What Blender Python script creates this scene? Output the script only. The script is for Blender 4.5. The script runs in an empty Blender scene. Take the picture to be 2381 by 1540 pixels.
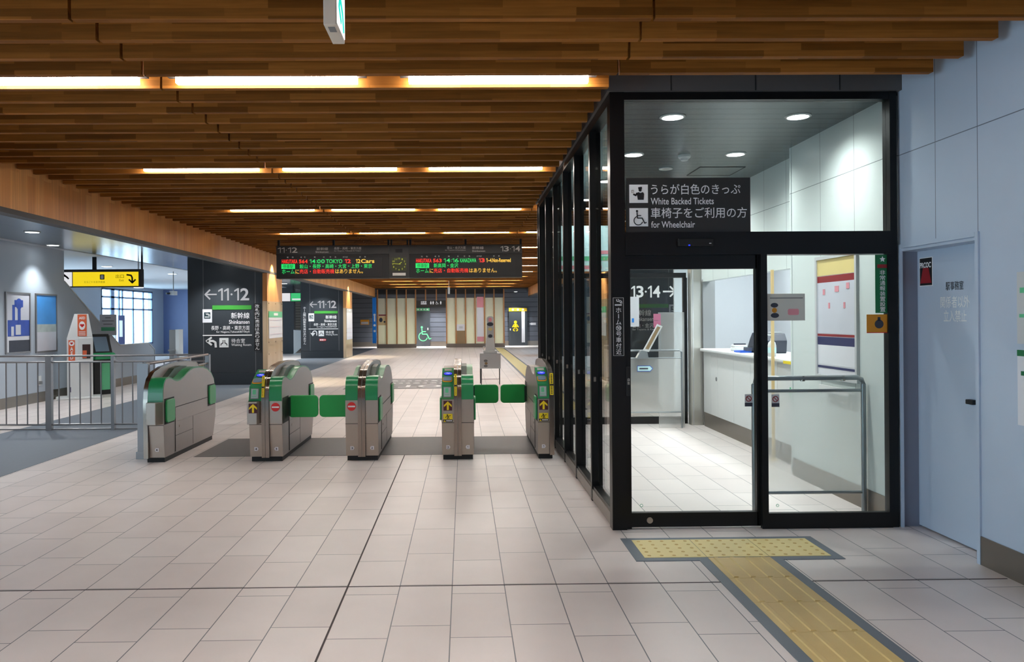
import bpy, bmesh, math, random
from mathutils import Vector, Matrix

# ------------------------------------------------------------------ camera, world, exposure
SC = bpy.context.scene
COL = SC.collection
random.seed(7)
W_PX, H_PX = 2381, 1540
F_PX, EYE, YAW, ROLL = 1815.0, 1.54, math.radians(0.78), 0.0075
CX_PX, CY_PX = 1102.71, 740.0
cam_d = bpy.data.cameras.new('camera')
cam = bpy.data.objects.new('camera', cam_d); COL.objects.link(cam)
cam_d.sensor_fit = 'HORIZONTAL'; cam_d.sensor_width = 36.0
cam_d.lens = F_PX / W_PX * 36.0
cam_d.shift_x = (W_PX / 2 - CX_PX) / W_PX
cam_d.shift_y = (CY_PX - H_PX / 2) / W_PX
cam_d.clip_start = 0.05; cam_d.clip_end = 300
_r = Vector((math.cos(YAW), -math.sin(YAW), 0)); _f = Vector((math.sin(YAW), math.cos(YAW), 0)); _u = Vector((0, 0, 1))
_r2 = math.cos(ROLL) * _r - math.sin(ROLL) * _u
_u2 = math.sin(ROLL) * _r + math.cos(ROLL) * _u
_m = Matrix.Identity(4)
for i in range(3):
    _m[i][0] = _r2[i]; _m[i][1] = _u2[i]; _m[i][2] = -_f[i]
_m[2][3] = EYE
cam.matrix_world = _m
SC.camera = cam

world = bpy.data.worlds.new('world'); SC.world = world
world.use_nodes = True
_bg = world.node_tree.nodes['Background']
_bg.inputs[0].default_value = (0.60, 0.81, 1.0, 1); _bg.inputs[1].default_value = 10.0
SC.view_settings.view_transform = 'Standard'
SC.view_settings.look = 'None'
SC.view_settings.gamma = 1.0
SC.view_settings.use_curve_mapping = False
SC.view_settings.exposure = 0.0
SC.cycles.use_denoising = True
SC.cycles.max_bounces = 8
SC.cycles.transparent_max_bounces = 16
SC.cycles.sample_clamp_indirect = 6.0
SC.cycles.caustics_reflective = False
SC.cycles.caustics_refractive = False

STRIP_W = 50.0        # emission of the linear ceiling lamps
WARM = (1.0, 0.94, 0.87)
COOL = (0.96, 1.0, 1.0)

def area_lamp(name, loc, sx, sy, watts, col, rot=(0, 0, 0)):
    d = bpy.data.lights.new(name, 'AREA'); d.shape = 'RECTANGLE'; d.size = sx; d.size_y = sy
    d.energy = watts; d.color = col
    o = bpy.data.objects.new(name, d); COL.objects.link(o); o.location = loc; o.rotation_euler = rot
    return o
def spot_lamp(name, loc, watts, col, angle=100, blend=0.6, radius=0.05, rot=(0, 0, 0), parent=None):
    d = bpy.data.lights.new(name, 'SPOT'); d.energy = watts; d.color = col
    d.spot_size = math.radians(angle); d.spot_blend = blend; d.shadow_soft_size = radius
    o = bpy.data.objects.new(name, d); COL.objects.link(o); o.location = loc; o.rotation_euler = rot
    return o
# the hall's own ceiling lamps above and behind the viewer (same rows of linear lamps)
for k in range(3):
    for xx in (-2.8, -1.3, 0.25, 1.75):
        area_lamp('ceiling_lamp', (xx, 2.21 - 3.105 * k, 3.30), 1.3, 0.09, 26, WARM)
# daylight comes in by the tall window far left and by unseen windows added for light
def window_portal(loc, sx, sy, rot):
    o = area_lamp('window_portal', loc, sx, sy, 0, (1, 1, 1), rot); o.data.cycles.is_portal = True
window_portal((-8.12, -1.5, 1.5), 2.3, 8.6, (0, math.radians(-90), 0))
window_portal((-13.95, 32.9, 1.65), 2.3, 4.9, (0, math.radians(-90), 0))
window_portal((-13.95, 22.5, 1.65), 2.3, 8.0, (0, math.radians(-90), 0))
window_portal((6.85, 30.0, 1.65), 2.3, 15.0, (0, math.radians(90), 0))

# ------------------------------------------------------------------ helpers
def S(r, g, b):
    f = lambda c: (c / 255 / 12.92) if c / 255 <= 0.04045 else ((c / 255 + 0.055) / 1.055) ** 2.4
    return (f(r), f(g), f(b), 1)

class Pl:
    """A plane: a along u, b along v, d off the surface."""
    def __init__(s, o, u, v):
        s.o = Vector(o); s.u = Vector(u); s.v = Vector(v); s.n = s.u.cross(s.v)
    def p(s, a, b, d=0.0):
        return s.o + s.u * a + s.v * b + s.n * d
def FRONT(y): return Pl((0, y, 0), (1, 0, 0), (0, 0, 1))          # looks at the viewer, a = x, b = z
def LEFTW(x): return Pl((x, 0, 0), (0, 1, 0), (0, 0, 1))          # looks to +x, a = y
def RIGHTW(x): return Pl((x, 0, 0), (0, -1, 0), (0, 0, 1))        # looks to -x, a = -y
def FLOORP(z): return Pl((0, 0, z), (1, 0, 0), (0, 1, 0))

_txt = {}
def text_shape(s, bold, font_res=3, spacing=1.0):
    if any(ord(c) > 0x2fff for c in s): bold = min(bold, 0.004)
    key = (s, bold, spacing)
    if key in _txt: return _txt[key]
    cu = bpy.data.curves.new('t', 'FONT'); cu.body = s; cu.size = 1; cu.resolution_u = font_res
    cu.offset = bold; cu.space_line = 0.86; cu.align_x = 'CENTER' if '\n' in s else 'LEFT'
    cu.space_character = spacing
    ob = bpy.data.objects.new('t', cu); COL.objects.link(ob)
    dg = bpy.context.evaluated_depsgraph_get(); dg.update()
    me = ob.evaluated_get(dg).to_mesh()
    vs = [(v.co.x, v.co.y) for v in me.vertices]; fs = [tuple(p.vertices) for p in me.polygons]
    ob.evaluated_get(dg).to_mesh_clear()
    bpy.data.objects.remove(ob); bpy.data.curves.remove(cu)
    _txt[key] = (vs, fs)
    return vs, fs

class MB:
    def __init__(s): s.v = []; s.f = []; s.m = []; s.mi = 0
    def add(s, vs, fs):
        n = len(s.v); s.v += [Vector(v) for v in vs]; s.f += [tuple(i + n for i in f) for f in fs]; s.m += [s.mi] * len(fs)
        return s
    def box(s, x0, x1, y0, y1, z0, z1):
        vs = [(x, y, z) for z in (z0, z1) for y in (y0, y1) for x in (x0, x1)]
        return s.add(vs, [(0, 2, 3, 1), (4, 5, 7, 6), (0, 1, 5, 4), (2, 6, 7, 3), (0, 4, 6, 2), (1, 3, 7, 5)])
    def prism(s, pts, pl, d0, d1):
        """polygon (a,b) on plane pl between offsets d0 and d1"""
        n = len(pts)
        vs = [pl.p(a, b, d0) for a, b in pts] + [pl.p(a, b, d1) for a, b in pts]
        fs = [tuple(range(n))[::-1], tuple(range(n, 2 * n))] + [(i, (i + 1) % n, (i + 1) % n + n, i + n) for i in range(n)]
        return s.add(vs, fs)
    def rect(s, pl, a0, b0, a1, b1, d=0.003, d0=0.0):
        return s.prism([(a0, b0), (a1, b0), (a1, b1), (a0, b1)], pl, d0, d)
    def rrect(s, pl, a0, b0, a1, b1, r, d=0.003, d0=0.0, k=5):
        pts = []
        for (ca, cb, t0) in ((a1 - r, b0 + r, -90), (a1 - r, b1 - r, 0), (a0 + r, b1 - r, 90), (a0 + r, b0 + r, 180)):
            for i in range(k + 1):
                t = math.radians(t0 + 90 * i / k); pts.append((ca + r * math.cos(t), cb + r * math.sin(t)))
        return s.prism(pts, pl, d0, d)
    def disc(s, pl, a, b, ra, d=0.003, rb=None, d0=0.0, n=24):
        rb = rb or ra
        return s.prism([(a + ra * math.cos(2 * math.pi * i / n), b + rb * math.sin(2 * math.pi * i / n)) for i in range(n)], pl, d0, d)
    def ring(s, pl, a, b, r0, r1, t0=0, t1=360, d=0.003, d0=0.0, n=28, sy=1.0):
        for i in range(n):
            q0 = math.radians(t0 + (t1 - t0) * i / n); q1 = math.radians(t0 + (t1 - t0) * (i + 1) / n)
            s.prism([(a + r0 * math.cos(q0), b + sy * r0 * math.sin(q0)), (a + r1 * math.cos(q0), b + sy * r1 * math.sin(q0)),
                     (a + r1 * math.cos(q1), b + sy * r1 * math.sin(q1)), (a + r0 * math.cos(q1), b + sy * r0 * math.sin(q1))], pl, d0, d)
        return s
    def stroke(s, pl, pts, w, d=0.003, d0=0.0, cap=True):
        for (a0, b0), (a1, b1) in zip(pts, pts[1:]):
            L = math.hypot(a1 - a0, b1 - b0) or 1e-9
            na, nb = -(b1 - b0) / L * w / 2, (a1 - a0) / L * w / 2
            s.prism([(a0 - na, b0 - nb), (a1 - na, b1 - nb), (a1 + na, b1 + nb), (a0 + na, b0 + nb)], pl, d0, d)
        if cap:
            for a, b in pts[1:-1]: s.disc(pl, a, b, w / 2, d * 0.98, d0=d0, n=10)
        return s
    def text(s, pl, t, a0, b0, a1, b1, d=0.003, bold=0.0, rot180=False, spacing=1.0):
        """lettering fitted to the box a0..a1, b0..b1"""
        vs, fs = text_shape(t, bold, spacing=spacing)
        if not vs: return s
        x0 = min(v[0] for v in vs); x1 = max(v[0] for v in vs); y0 = min(v[1] for v in vs); y1 = max(v[1] for v in vs)
        ka = (a1 - a0) / (x1 - x0); kb = (b1 - b0) / (y1 - y0)
        if rot180: out = [pl.p(a1 - (x - x0) * ka, b1 - (y - y0) * kb, d) for x, y in vs]
        else: out = [pl.p(a0 + (x - x0) * ka, b0 + (y - y0) * kb, d) for x, y in vs]
        return s.add(out, fs)
    def nums(s, pl, t, a0, b0, a1, b1, d=0.003, bold=0.0, stroke=0.13):
        """digits with a flagged 1, fitted to the box"""
        wt = {'1': 0.52, ':': 0.22, '·': 0.30}; gap = 0.16
        tot = sum(wt.get(c, 1.0) for c in t) + gap * (len(t) - 1); k = (a1 - a0) / tot; h = b1 - b0; a = a0
        for c in t:
            w = wt.get(c, 1.0) * k
            if c == '1':
                T = min(stroke * h, w * 0.6); r = a + w
                s.prism([(r - T, b0), (r, b0), (r, b1), (r - T * .8, b1), (a, b0 + h * .83), (a, b0 + h * .70), (r - T, b0 + h * .83)], pl, 0, d)
            elif c == '·': s.disc(pl, a + w / 2, b0 + h * .5, min(w * .5, stroke * h * .62), d, n=14)
            elif c == ':':
                for q in (.25, .7): s.rect(pl, a + w * .2, b0 + h * (q - .07), a + w * .8, b0 + h * (q + .07), d)
            else: s.text(pl, c, a, b0, a + w, b1, d, bold)
            a += w + gap * k
        return s
    def vtext(s, pl, t, a0, b0, a1, b1, d=0.003, bold=0.0):
        """one character under the other"""
        n = len(t); h = (b1 - b0) / n
        for i, c in enumerate(t):
            top = b1 - i * h
            if c in 'ー': s.rect(pl, (a0 + a1) / 2 - h * .06, top - h * .88, (a0 + a1) / 2 + h * .06, top - h * .12, d)
            elif c in '・': s.disc(pl, (a0 + a1) / 2, top - h / 2, h * .1, d, n=10)
            else:
                g = 0.06 if c not in 'っにはりこ' else 0.1
                s.text(pl, c, a0, top - h * (1 - g), a1, top - h * g, d, bold)
        return s
    def tube(s, pts, r, n=8, closed_caps=True):
        pts = [Vector(p) for p in pts]; rings = []
        for i, p in enumerate(pts):
            t = (pts[min(i + 1, len(pts) - 1)] - pts[max(i - 1, 0)]).normalized()
            ref = Vector((0, 0, 1)) if abs(t.z) < 0.9 else Vector((0, 1, 0))
            a = t.cross(ref).normalized(); b = t.cross(a)
            rings.append([p + (a * math.cos(2 * math.pi * k / n) + b * math.sin(2 * math.pi * k / n)) * r for k in range(n)])
        vs = [q for R_ in rings for q in R_]; fs = []
        for i in range(len(pts) - 1):
            for k in range(n):
                fs.append((i * n + k, i * n + (k + 1) % n, (i + 1) * n + (k + 1) % n, (i + 1) * n + k))
        fs += [tuple(range(n))[::-1], tuple(range((len(pts) - 1) * n, len(pts) * n))]
        return s.add(vs, fs)
    def lathe(s, c, prof, n=20):
        vs = []; fs = []
        for r, z in prof:
            for k in range(n):
                t = 2 * math.pi * k / n; vs.append((c[0] + r * math.cos(t), c[1] + r * math.sin(t), c[2] + z))
        for i in range(len(prof) - 1):
            for k in range(n):
                fs.append((i * n + k, i * n + (k + 1) % n, (i + 1) * n + (k + 1) % n, (i + 1) * n + k))
        fs += [tuple(range(n))[::-1], tuple(range((len(prof) - 1) * n, len(prof) * n))]
        return s.add(vs, fs)
    def strip(s, prof, x0, x1, t):
        """a bent sheet following (y,z) points, thickness t outward, between x0 and x1"""
        n = len(prof); inn = []; out = []
        for i, (y, z) in enumerate(prof):
            y0, z0 = prof[max(i - 1, 0)]; y1, z1 = prof[min(i + 1, n - 1)]
            L = math.hypot(y1 - y0, z1 - z0) or 1e-9
            out.append((y - (z1 - z0) / L * t, z + (y1 - y0) / L * t))
        pts = out + list(prof)[::-1]
        m = len(pts)
        vs = [(x0, y, z) for y, z in pts] + [(x1, y, z) for y, z in pts]
        fs = []
        for i in range(n - 1):
            a, b, c, d = i, i + 1, m - 2 - i, m - 1 - i
            fs += [(a, b, b + m, a + m), (d, d + m, c + m, c), (a, d, c, b), (a + m, b + m, c + m, d + m)]
        fs += [(0, m, m - 1 + m, m - 1), (n - 1, n, n + m, n - 1 + m)]
        return s.add(vs, fs)
    def side(s, prof, x0, x1):
        """closed (y,z) profile extruded in x"""
        n = len(prof)
        vs = [(x0, y, z) for y, z in prof] + [(x1, y, z) for y, z in prof]
        fs = [tuple(range(n)), tuple(range(n, 2 * n))[::-1]] + [(i, i + n, (i + 1) % n + n, (i + 1) % n) for i in range(n)]
        return s.add(vs, fs)

OFF = {}
def obj(name, mb, mats, parent=None, bevel=0.0, smooth=False, label=None, at=None):
    """one mesh object; vertices are given in world space"""
    if parent is not None: off = OFF[parent]
    elif at is not None: off = Vector(at)
    else:
        xs = [v.x for v in mb.v]; ys = [v.y for v in mb.v]; zs = [v.z for v in mb.v]
        off = Vector(((min(xs) + max(xs)) / 2, (min(ys) + max(ys)) / 2, min(zs)))
    me = bpy.data.meshes.new(name)
    me.from_pydata([tuple(v - off) for v in mb.v], [], mb.f)
    if not isinstance(mats, (list, tuple)): mats = [mats]
    for m in mats: me.materials.append(m)
    if len(mats) > 1: me.polygons.foreach_set('material_index', mb.m)
    bm = bmesh.new(); bm.from_mesh(me)
    bmesh.ops.recalc_face_normals(bm, faces=bm.faces)
    bm.to_mesh(me); bm.free()
    if smooth:
        me.polygons.foreach_set('use_smooth', [True] * len(me.polygons))
        me.set_sharp_from_angle(angle=math.radians(38))
    o = bpy.data.objects.new(name, me); COL.objects.link(o)
    if parent is not None: o.parent = parent
    else: o.location = off
    OFF[o] = off
    if bevel:
        b = o.modifiers.new('bevel', 'BEVEL'); b.width = bevel; b.segments = 2; b.limit_method = 'ANGLE'
    if label: o['label'] = label
    return o
def thing(name, label, cat, loc, group=None):
    o = bpy.data.objects.new(name, None); COL.objects.link(o); o.location = loc
    o.empty_display_size = 0.1
    OFF[o] = Vector(loc)
    o['label'] = label; o['category'] = cat
    if group: o['group'] = group
    return o
def tag(o, label, cat, group=None, kind=None):
    o['label'] = label; o['category'] = cat
    if group: o['group'] = group
    if kind: o['kind'] = kind
    return o
def struct(name, mb, m, parent=None):
    o = obj(name, mb, m, parent, at=(0, 0, 0) if parent is None else None)
    if parent is None: o['kind'] = 'structure'
    return o
def struct_empty(name):
    o = bpy.data.objects.new(name, None); COL.objects.link(o); OFF[o] = Vector((0, 0, 0)); o['kind'] = 'structure'
    return o

# ------------------------------------------------------------------ materials
def mat(name, col, rough=0.5, metal=0.0, emit=None, es=0.0, spec=0.5, coat=0.0, noise=0.0, nscale=6.0, aniso=0.0, bump=0.0, bscale=200):
    m = bpy.data.materials.new(name); m.use_nodes = True
    nt = m.node_tree; b = nt.nodes['Principled BSDF']
    b.inputs['Base Color'].default_value = col; b.inputs['Roughness'].default_value = rough
    b.inputs['Metallic'].default_value = metal; b.inputs['Specular IOR Level'].default_value = spec
    b.inputs['Coat Weight'].default_value = coat
    if aniso: b.inputs['Anisotropic'].default_value = aniso
    if emit: b.inputs['Emission Color'].default_value = emit; b.inputs['Emission Strength'].default_value = es
    geo = nt.nodes.new('ShaderNodeNewGeometry')
    n = nt.nodes.new('ShaderNodeTexNoise'); n.inputs['Scale'].default_value = nscale; n.inputs['Detail'].default_value = 5
    nt.links.new(geo.outputs['Position'], n.inputs['Vector'])
    mp = nt.nodes.new('ShaderNodeMapRange'); mp.inputs[3].default_value = 1 - max(noise, 0.02); mp.inputs[4].default_value = 1 + max(noise, 0.02)
    nt.links.new(n.outputs['Fac'], mp.inputs[0])
    mx = nt.nodes.new('ShaderNodeVectorMath'); mx.operation = 'SCALE'; mx.inputs[0].default_value = col[:3]
    nt.links.new(mp.outputs[0], mx.inputs['Scale']); nt.links.new(mx.outputs[0], b.inputs['Base Color'])
    if bump:
        n2 = nt.nodes.new('ShaderNodeTexNoise'); n2.inputs['Scale'].default_value = bscale
        nt.links.new(geo.outputs['Position'], n2.inputs['Vector'])
        bp = nt.nodes.new('ShaderNodeBump'); bp.inputs['Strength'].default_value = bump; bp.inputs['Distance'].default_value = 0.002
        nt.links.new(n2.outputs['Fac'], bp.inputs['Height']); nt.links.new(bp.outputs[0], b.inputs['Normal'])
    return m

def pos_vec(nt, fx, fy):
    """vector built from world position: fx, fy are (cx,cy,cz,offset)"""
    geo = nt.nodes.new('ShaderNodeNewGeometry'); out = []
    for c in (fx, fy):
        d = nt.nodes.new('ShaderNodeVectorMath'); d.operation = 'DOT_PRODUCT'; d.inputs[1].default_value = c[:3]
        nt.links.new(geo.outputs['Position'], d.inputs[0])
        a = nt.nodes.new('ShaderNodeMath'); a.operation = 'ADD'; a.inputs[1].default_value = c[3]
        nt.links.new(d.outputs['Value'], a.inputs[0]); out.append(a)
    cb = nt.nodes.new('ShaderNodeCombineXYZ')
    nt.links.new(out[0].outputs[0], cb.inputs[0]); nt.links.new(out[1].outputs[0], cb.inputs[1])
    return cb, geo

def brick_mat(name, c1, c2, mortar, fx, fy, bw, rh, ms, off=0.5, rough=0.5, noise=0.06, nscale=(3, 3, 3), metal=0.0, spec=0.5, bump=0.0, bias=0.0, grain=None, smooth=0.0):
    m = bpy.data.materials.new(name); m.use_nodes = True; nt = m.node_tree; b = nt.nodes['Principled BSDF']
    cb, geo = pos_vec(nt, fx, fy)
    br = nt.nodes.new('ShaderNodeTexBrick'); br.offset = off; br.offset_frequency = 2; br.squash = 1
    br.inputs['Scale'].default_value = 1; br.inputs['Brick Width'].default_value = bw; br.inputs['Row Height'].default_value = rh
    br.inputs['Mortar Size'].default_value = ms; br.inputs['Mortar Smooth'].default_value = smooth; br.inputs['Bias'].default_value = bias
    br.inputs['Color1'].default_value = c1; br.inputs['Color2'].default_value = c2; br.inputs['Mortar'].default_value = mortar
    nt.links.new(cb.outputs[0], br.inputs['Vector'])
    mpg = nt.nodes.new('ShaderNodeVectorMath'); mpg.operation = 'MULTIPLY'; mpg.inputs[1].default_value = nscale
    nt.links.new(geo.outputs['Position'], mpg.inputs[0])
    n = nt.nodes.new('ShaderNodeTexNoise'); n.inputs['Scale'].default_value = 1; n.inputs['Detail'].default_value = 6
    nt.links.new(mpg.outputs[0], n.inputs['Vector'])
    mr = nt.nodes.new('ShaderNodeMapRange'); mr.inputs[1].default_value = 0.25; mr.inputs[2].default_value = 0.75
    mr.inputs[3].default_value = 1 - noise; mr.inputs[4].default_value = 1 + noise
    nt.links.new(n.outputs['Fac'], mr.inputs[0])
    sc = nt.nodes.new('ShaderNodeVectorMath'); sc.operation = 'SCALE'
    nt.links.new(br.outputs['Color'], sc.inputs[0]); nt.links.new(mr.outputs[0], sc.inputs['Scale'])
    nt.links.new(sc.outputs[0], b.inputs['Base Color'])
    b.inputs['Roughness'].default_value = rough; b.inputs['Metallic'].default_value = metal; b.inputs['Specular IOR Level'].default_value = spec
    if bump:
        bp = nt.nodes.new('ShaderNodeBump'); bp.inputs['Strength'].default_value = bump; bp.inputs['Distance'].default_value = 0.004; bp.invert = True
        nt.links.new(br.outputs['Fac'], bp.inputs['Height']); nt.links.new(bp.outputs[0], b.inputs['Normal'])
    return m

def glass_mat(name, tint=(0.96, 0.985, 0.975, 1), refl=0.5):
    m = bpy.data.materials.new(name); m.use_nodes = True; nt = m.node_tree
    nt.nodes.remove(nt.nodes['Principled BSDF']); out = nt.nodes['Material Output']
    tr = nt.nodes.new('ShaderNodeBsdfTransparent'); tr.inputs[0].default_value = tint
    gl = nt.nodes.new('ShaderNodeBsdfGlossy'); gl.inputs['Roughness'].default_value = 0.01
    fr = nt.nodes.new('ShaderNodeFresnel'); fr.inputs[0].default_value = 1.45
    mu = nt.nodes.new('ShaderNodeMath'); mu.operation = 'MULTIPLY'; mu.inputs[1].default_value = refl
    nt.links.new(fr.outputs[0], mu.inputs[0])
    mx = nt.nodes.new('ShaderNodeMixShader')
    nt.links.new(mu.outputs[0], mx.inputs[0]); nt.links.new(tr.outputs[0], mx.inputs[1]); nt.links.new(gl.outputs[0], mx.inputs[2])
    nt.links.new(mx.outputs[0], out.inputs[0])
    return m
def frost_mat(name, col, trans=0.45, through=0.5):
    m = bpy.data.materials.new(name); m.use_nodes = True; nt = m.node_tree
    nt.nodes.remove(nt.nodes['Principled BSDF']); out = nt.nodes['Material Output']
    d = nt.nodes.new('ShaderNodeBsdfDiffuse'); d.inputs[0].default_value = col
    t = nt.nodes.new('ShaderNodeBsdfTranslucent'); t.inputs[0].default_value = col
    g = nt.nodes.new('ShaderNodeBsdfTransparent')
    a = nt.nodes.new('ShaderNodeMixShader'); a.inputs[0].default_value = through
    b = nt.nodes.new('ShaderNodeMixShader'); b.inputs[0].default_value = trans
    nt.links.new(d.outputs[0], a.inputs[1]); nt.links.new(t.outputs[0], a.inputs[2])
    nt.links.new(a.outputs[0], b.inputs[1]); nt.links.new(g.outputs[0], b.inputs[2]); nt.links.new(b.outputs[0], out.inputs[0])
    return m

def emis(name, col, s): return mat(name, (0.02, 0.02, 0.02, 1), 0.6, emit=col, es=s)

M = {}
M['floor'] = brick_mat('floor_tile', S(218, 207, 204), S(226, 216, 213), S(96, 98, 104), (0, 1, 0, -3.914 + 60), (1, 0, 0, 0.077 + 60.0), 0.6, 0.3, 0.0028, 0.25, rough=0.34, noise=0.05, nscale=(2.2, 2.2, 2.2), bump=0.25)
M['carpet'] = mat('dark_floor_tile', S(102, 109, 120), 0.5, noise=0.10, nscale=25, bump=0.1)
M['band'] = mat('grey_band', S(112, 110, 112), 0.5, noise=0.06, nscale=12)
M['joint'] = mat('joint', S(70, 62, 62), 0.8)
M['slat'] = brick_mat('slat_wood', S(110, 66, 22), S(162, 104, 44), S(126, 76, 28), (1, 0, 0, 50), (0, 1, 1, 50), 0.62, 0.043, 0.0, 0.37, rough=0.6, noise=0.18, nscale=(3.0, 60, 60), spec=0.12)
M['beam'] = brick_mat('beam_wood', S(198, 130, 68), S(216, 154, 90), S(184, 118, 62), (0, 0, 1, 50), (1, 1, 0, 50), 3.0, 0.16, 0.0, 0.3, rough=0.5, noise=0.22, nscale=(70, 70, 1.2))
M['mullion'] = mat('mullion_wood', S(176, 120, 70), 0.5, noise=0.12, nscale=20)
M['dark_gap'] = mat('dark_gap', S(34, 24, 16), 0.9)
M['soffit'] = mat('soffit', S(60, 44, 30), 0.9)
M['metal_ceiling'] = brick_mat('metal_ceiling', S(150, 160, 172), S(158, 168, 178), S(90, 98, 110), (0, 1, 0, 50), (1, 0, 0, 50), 2.4, 0.6, 0.004, 0.5, rough=0.22, noise=0.02, metal=0.85)
M['white_ceiling'] = mat('white_ceiling', S(200, 205, 212), 0.7)
M['wall'] = mat('blue_grey_wall', S(176, 186, 198), 0.42, noise=0.03, nscale=1.2)
M['wall_r'] = brick_mat('wall_panel', S(184, 198, 216), S(187, 201, 219), S(96, 104, 122), (0, 1, 0, 43 - 4.77), (0, 0, 1, 0.0), 0.43, 2.70, 0.003, 0.0, rough=0.38, noise=0.02)
M['jamb'] = mat('jamb_shade_grey', S(122, 126, 142), 0.4)  # darker than the wall paint: the recess shade is put into this colour
M['wall_plain'] = mat('wall_plain', S(184, 198, 216), 0.38, noise=0.02, nscale=1.0)
M['wall_office'] = brick_mat('office_wall_panel', S(218, 226, 224), S(220, 228, 226), S(120, 132, 134), (0, 1, 0, 60 - 6.29), (0, 0, 1, 0.0), 0.6, 2.72, 0.003, 0.0, rough=0.35, noise=0.02)
M['base_metal'] = mat('baseboard_metal', S(132, 124, 116), 0.35, metal=0.75, noise=0.05)
M['dark_panel'] = mat('dark_panel', S(50, 55, 60), 0.35, noise=0.04, nscale=3)
M['dark_trim'] = mat('dark_trim', S(44, 42, 42), 0.5)
M['plank'] = brick_mat('dark_plank', S(78, 82, 92), S(86, 90, 100), S(34, 36, 42), (1, 0, 0, 50), (0, 0, 1, 0.02), 40, 0.27, 0.014, 0.0, rough=0.4, noise=0.08, nscale=(1.5, 1.5, 12), bump=0.6)
M['louvre'] = brick_mat('louvre', S(196, 196, 188), S(204, 204, 196), S(96, 96, 92), (1, 0, 0, 50), (0, 0, 1, 0), 40, 0.15, 0.012, 0.0, rough=0.5, bump=0.6)
M['blue_wall'] = mat('blue_shutter', S(112, 128, 172), 0.4, noise=0.05)
M['black'] = mat('black_frame', S(13, 13, 14), 0.34, noise=0.02, spec=0.3)
M['black_m'] = mat('black_matte', S(16, 16, 17), 0.6)
M['header'] = mat('header_grey', S(84, 82, 82), 0.45)
M['office_ceiling'] = brick_mat('office_ceiling', S(78, 87, 90), S(84, 93, 96), S(8, 9, 10), (1, 0, 0, 50), (0, 1, 0, 50), 80, 0.158, 0.010, 0.0, rough=0.26, noise=0.02, metal=0.3, bump=0.8)
M['steel'] = mat('brushed_steel', S(176, 166, 156), 0.34, metal=0.92, noise=0.03, nscale=2, aniso=0.4)
M['steel_dark'] = mat('steel_side', S(168, 160, 155), 0.45, metal=0.7, noise=0.03, nscale=2)
M['chrome'] = mat('chrome', S(158, 148, 138), 0.22, metal=1.0)
M['fence'] = mat('fence_steel', S(142, 140, 142), 0.4, metal=0.8)
M['steel_light'] = mat('light_steel', S(212, 210, 202), 0.3, metal=0.75)
M['pipe'] = mat('handrail_steel', S(150, 156, 160), 0.3, metal=0.7)
M['green'] = mat('gate_green', S(32, 132, 82), 0.28, coat=0.3)
M['green_dk'] = mat('gate_dark_green', S(10, 48, 34), 0.4)
M['flap'] = mat('flap_green', S(22, 158, 74), 0.45)
M['flap_fold'] = mat('flap_folded_green', S(42, 150, 88), 0.35)
M['white'] = mat('white_paint', S(226, 228, 228), 0.45)
M['paper'] = mat('paper', S(226, 226, 232), 0.7)
M['grey_l'] = mat('light_grey', S(200, 202, 204), 0.5)
M['grey_m'] = mat('mid_grey', S(120, 122, 124), 0.5)
M['sign'] = mat('sign_dark', S(42, 42, 41), 0.45)
M['ink_w'] = mat('white_lettering', S(238, 238, 238), 0.5)
M['ink_k'] = mat('black_lettering', S(24, 22, 24), 0.6)
M['ink_g'] = mat('grey_lettering', S(200, 198, 192), 0.6)
M['sign_num'] = emis('lit_numeral', S(176, 176, 180), 1.0)
M['sign_num_w'] = emis('lit_white', S(225, 225, 228), 1.0)
M['bar_green'] = mat('green_stripe', S(56, 140, 50), 0.5)
M['tact'] = mat('tactile_yellow', S(208, 180, 116), 0.5, noise=0.05, nscale=9)
M['tact_l'] = mat('tactile_light_yellow', S(228, 208, 140), 0.5, noise=0.05, nscale=9)
M['tact_b'] = mat('tactile_border', S(96, 104, 116), 0.5)
M['tact_dot'] = mat('tactile_dot', S(210, 178, 108), 0.45)
M['yellow'] = mat('sign_yellow', S(240, 212, 30), 0.5)
M['yellow_lit'] = emis('lit_yellow', S(255, 224, 20), 0.9)
M['maroon'] = mat('maroon', S(72, 20, 28), 0.5)
M['red'] = mat('red', S(206, 34, 34), 0.45)
M['dk_red'] = mat('dark_red', S(140, 28, 34), 0.5)
M['orange'] = mat('orange', S(214, 98, 60), 0.5)
M['amber'] = mat('amber', S(210, 140, 30), 0.5)
M['door_yellow'] = mat('door_yellow', S(206, 172, 24), 0.5)
M['blue'] = mat('blue', S(30, 90, 200), 0.4)
M['blue_lit'] = emis('lit_blue', S(30, 60, 240), 1.1)
M['sky_blue'] = mat('sign_blue', S(20, 130, 225), 0.45)
M['cream'] = frost_mat('cream_glass', S(246, 244, 222), 0.0, 0.4)
M['frost'] = frost_mat('frosted_glass', S(250, 252, 252), 0.72)
M['notice'] = frost_mat('notice_paper', S(226, 224, 220), 0.0)
M['tan'] = mat('tan_steel', S(150, 126, 92), 0.45, metal=0.3)
M['pink'] = mat('pink', S(224, 150, 160), 0.6)
M['navy'] = mat('navy', S(40, 44, 90), 0.5)
M['glass'] = glass_mat('clear_glass')
M['glass_d'] = glass_mat('door_glass', (0.96, 0.985, 0.975, 1), 0.4)
M['screen'] = mat('screen', S(120, 140, 160), 0.15)
M['lamp'] = emis('lamp_warm', (1.0, 0.94, 0.87, 1), STRIP_W)
M['led_disc'] = emis('lamp_cool', (0.95, 1.0, 1.0, 1), 14.0)
M['led_warm_disc'] = emis('lamp_disc_warm', (1.0, 0.9, 0.7, 1), 4.0)
M['led_r'] = emis('led_red', S(255, 48, 30), 1.1)
M['led_g'] = emis('led_green', S(30, 230, 110), 1.0)
M['led_y'] = emis('led_amber', S(255, 200, 70), 1.1)
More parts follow.
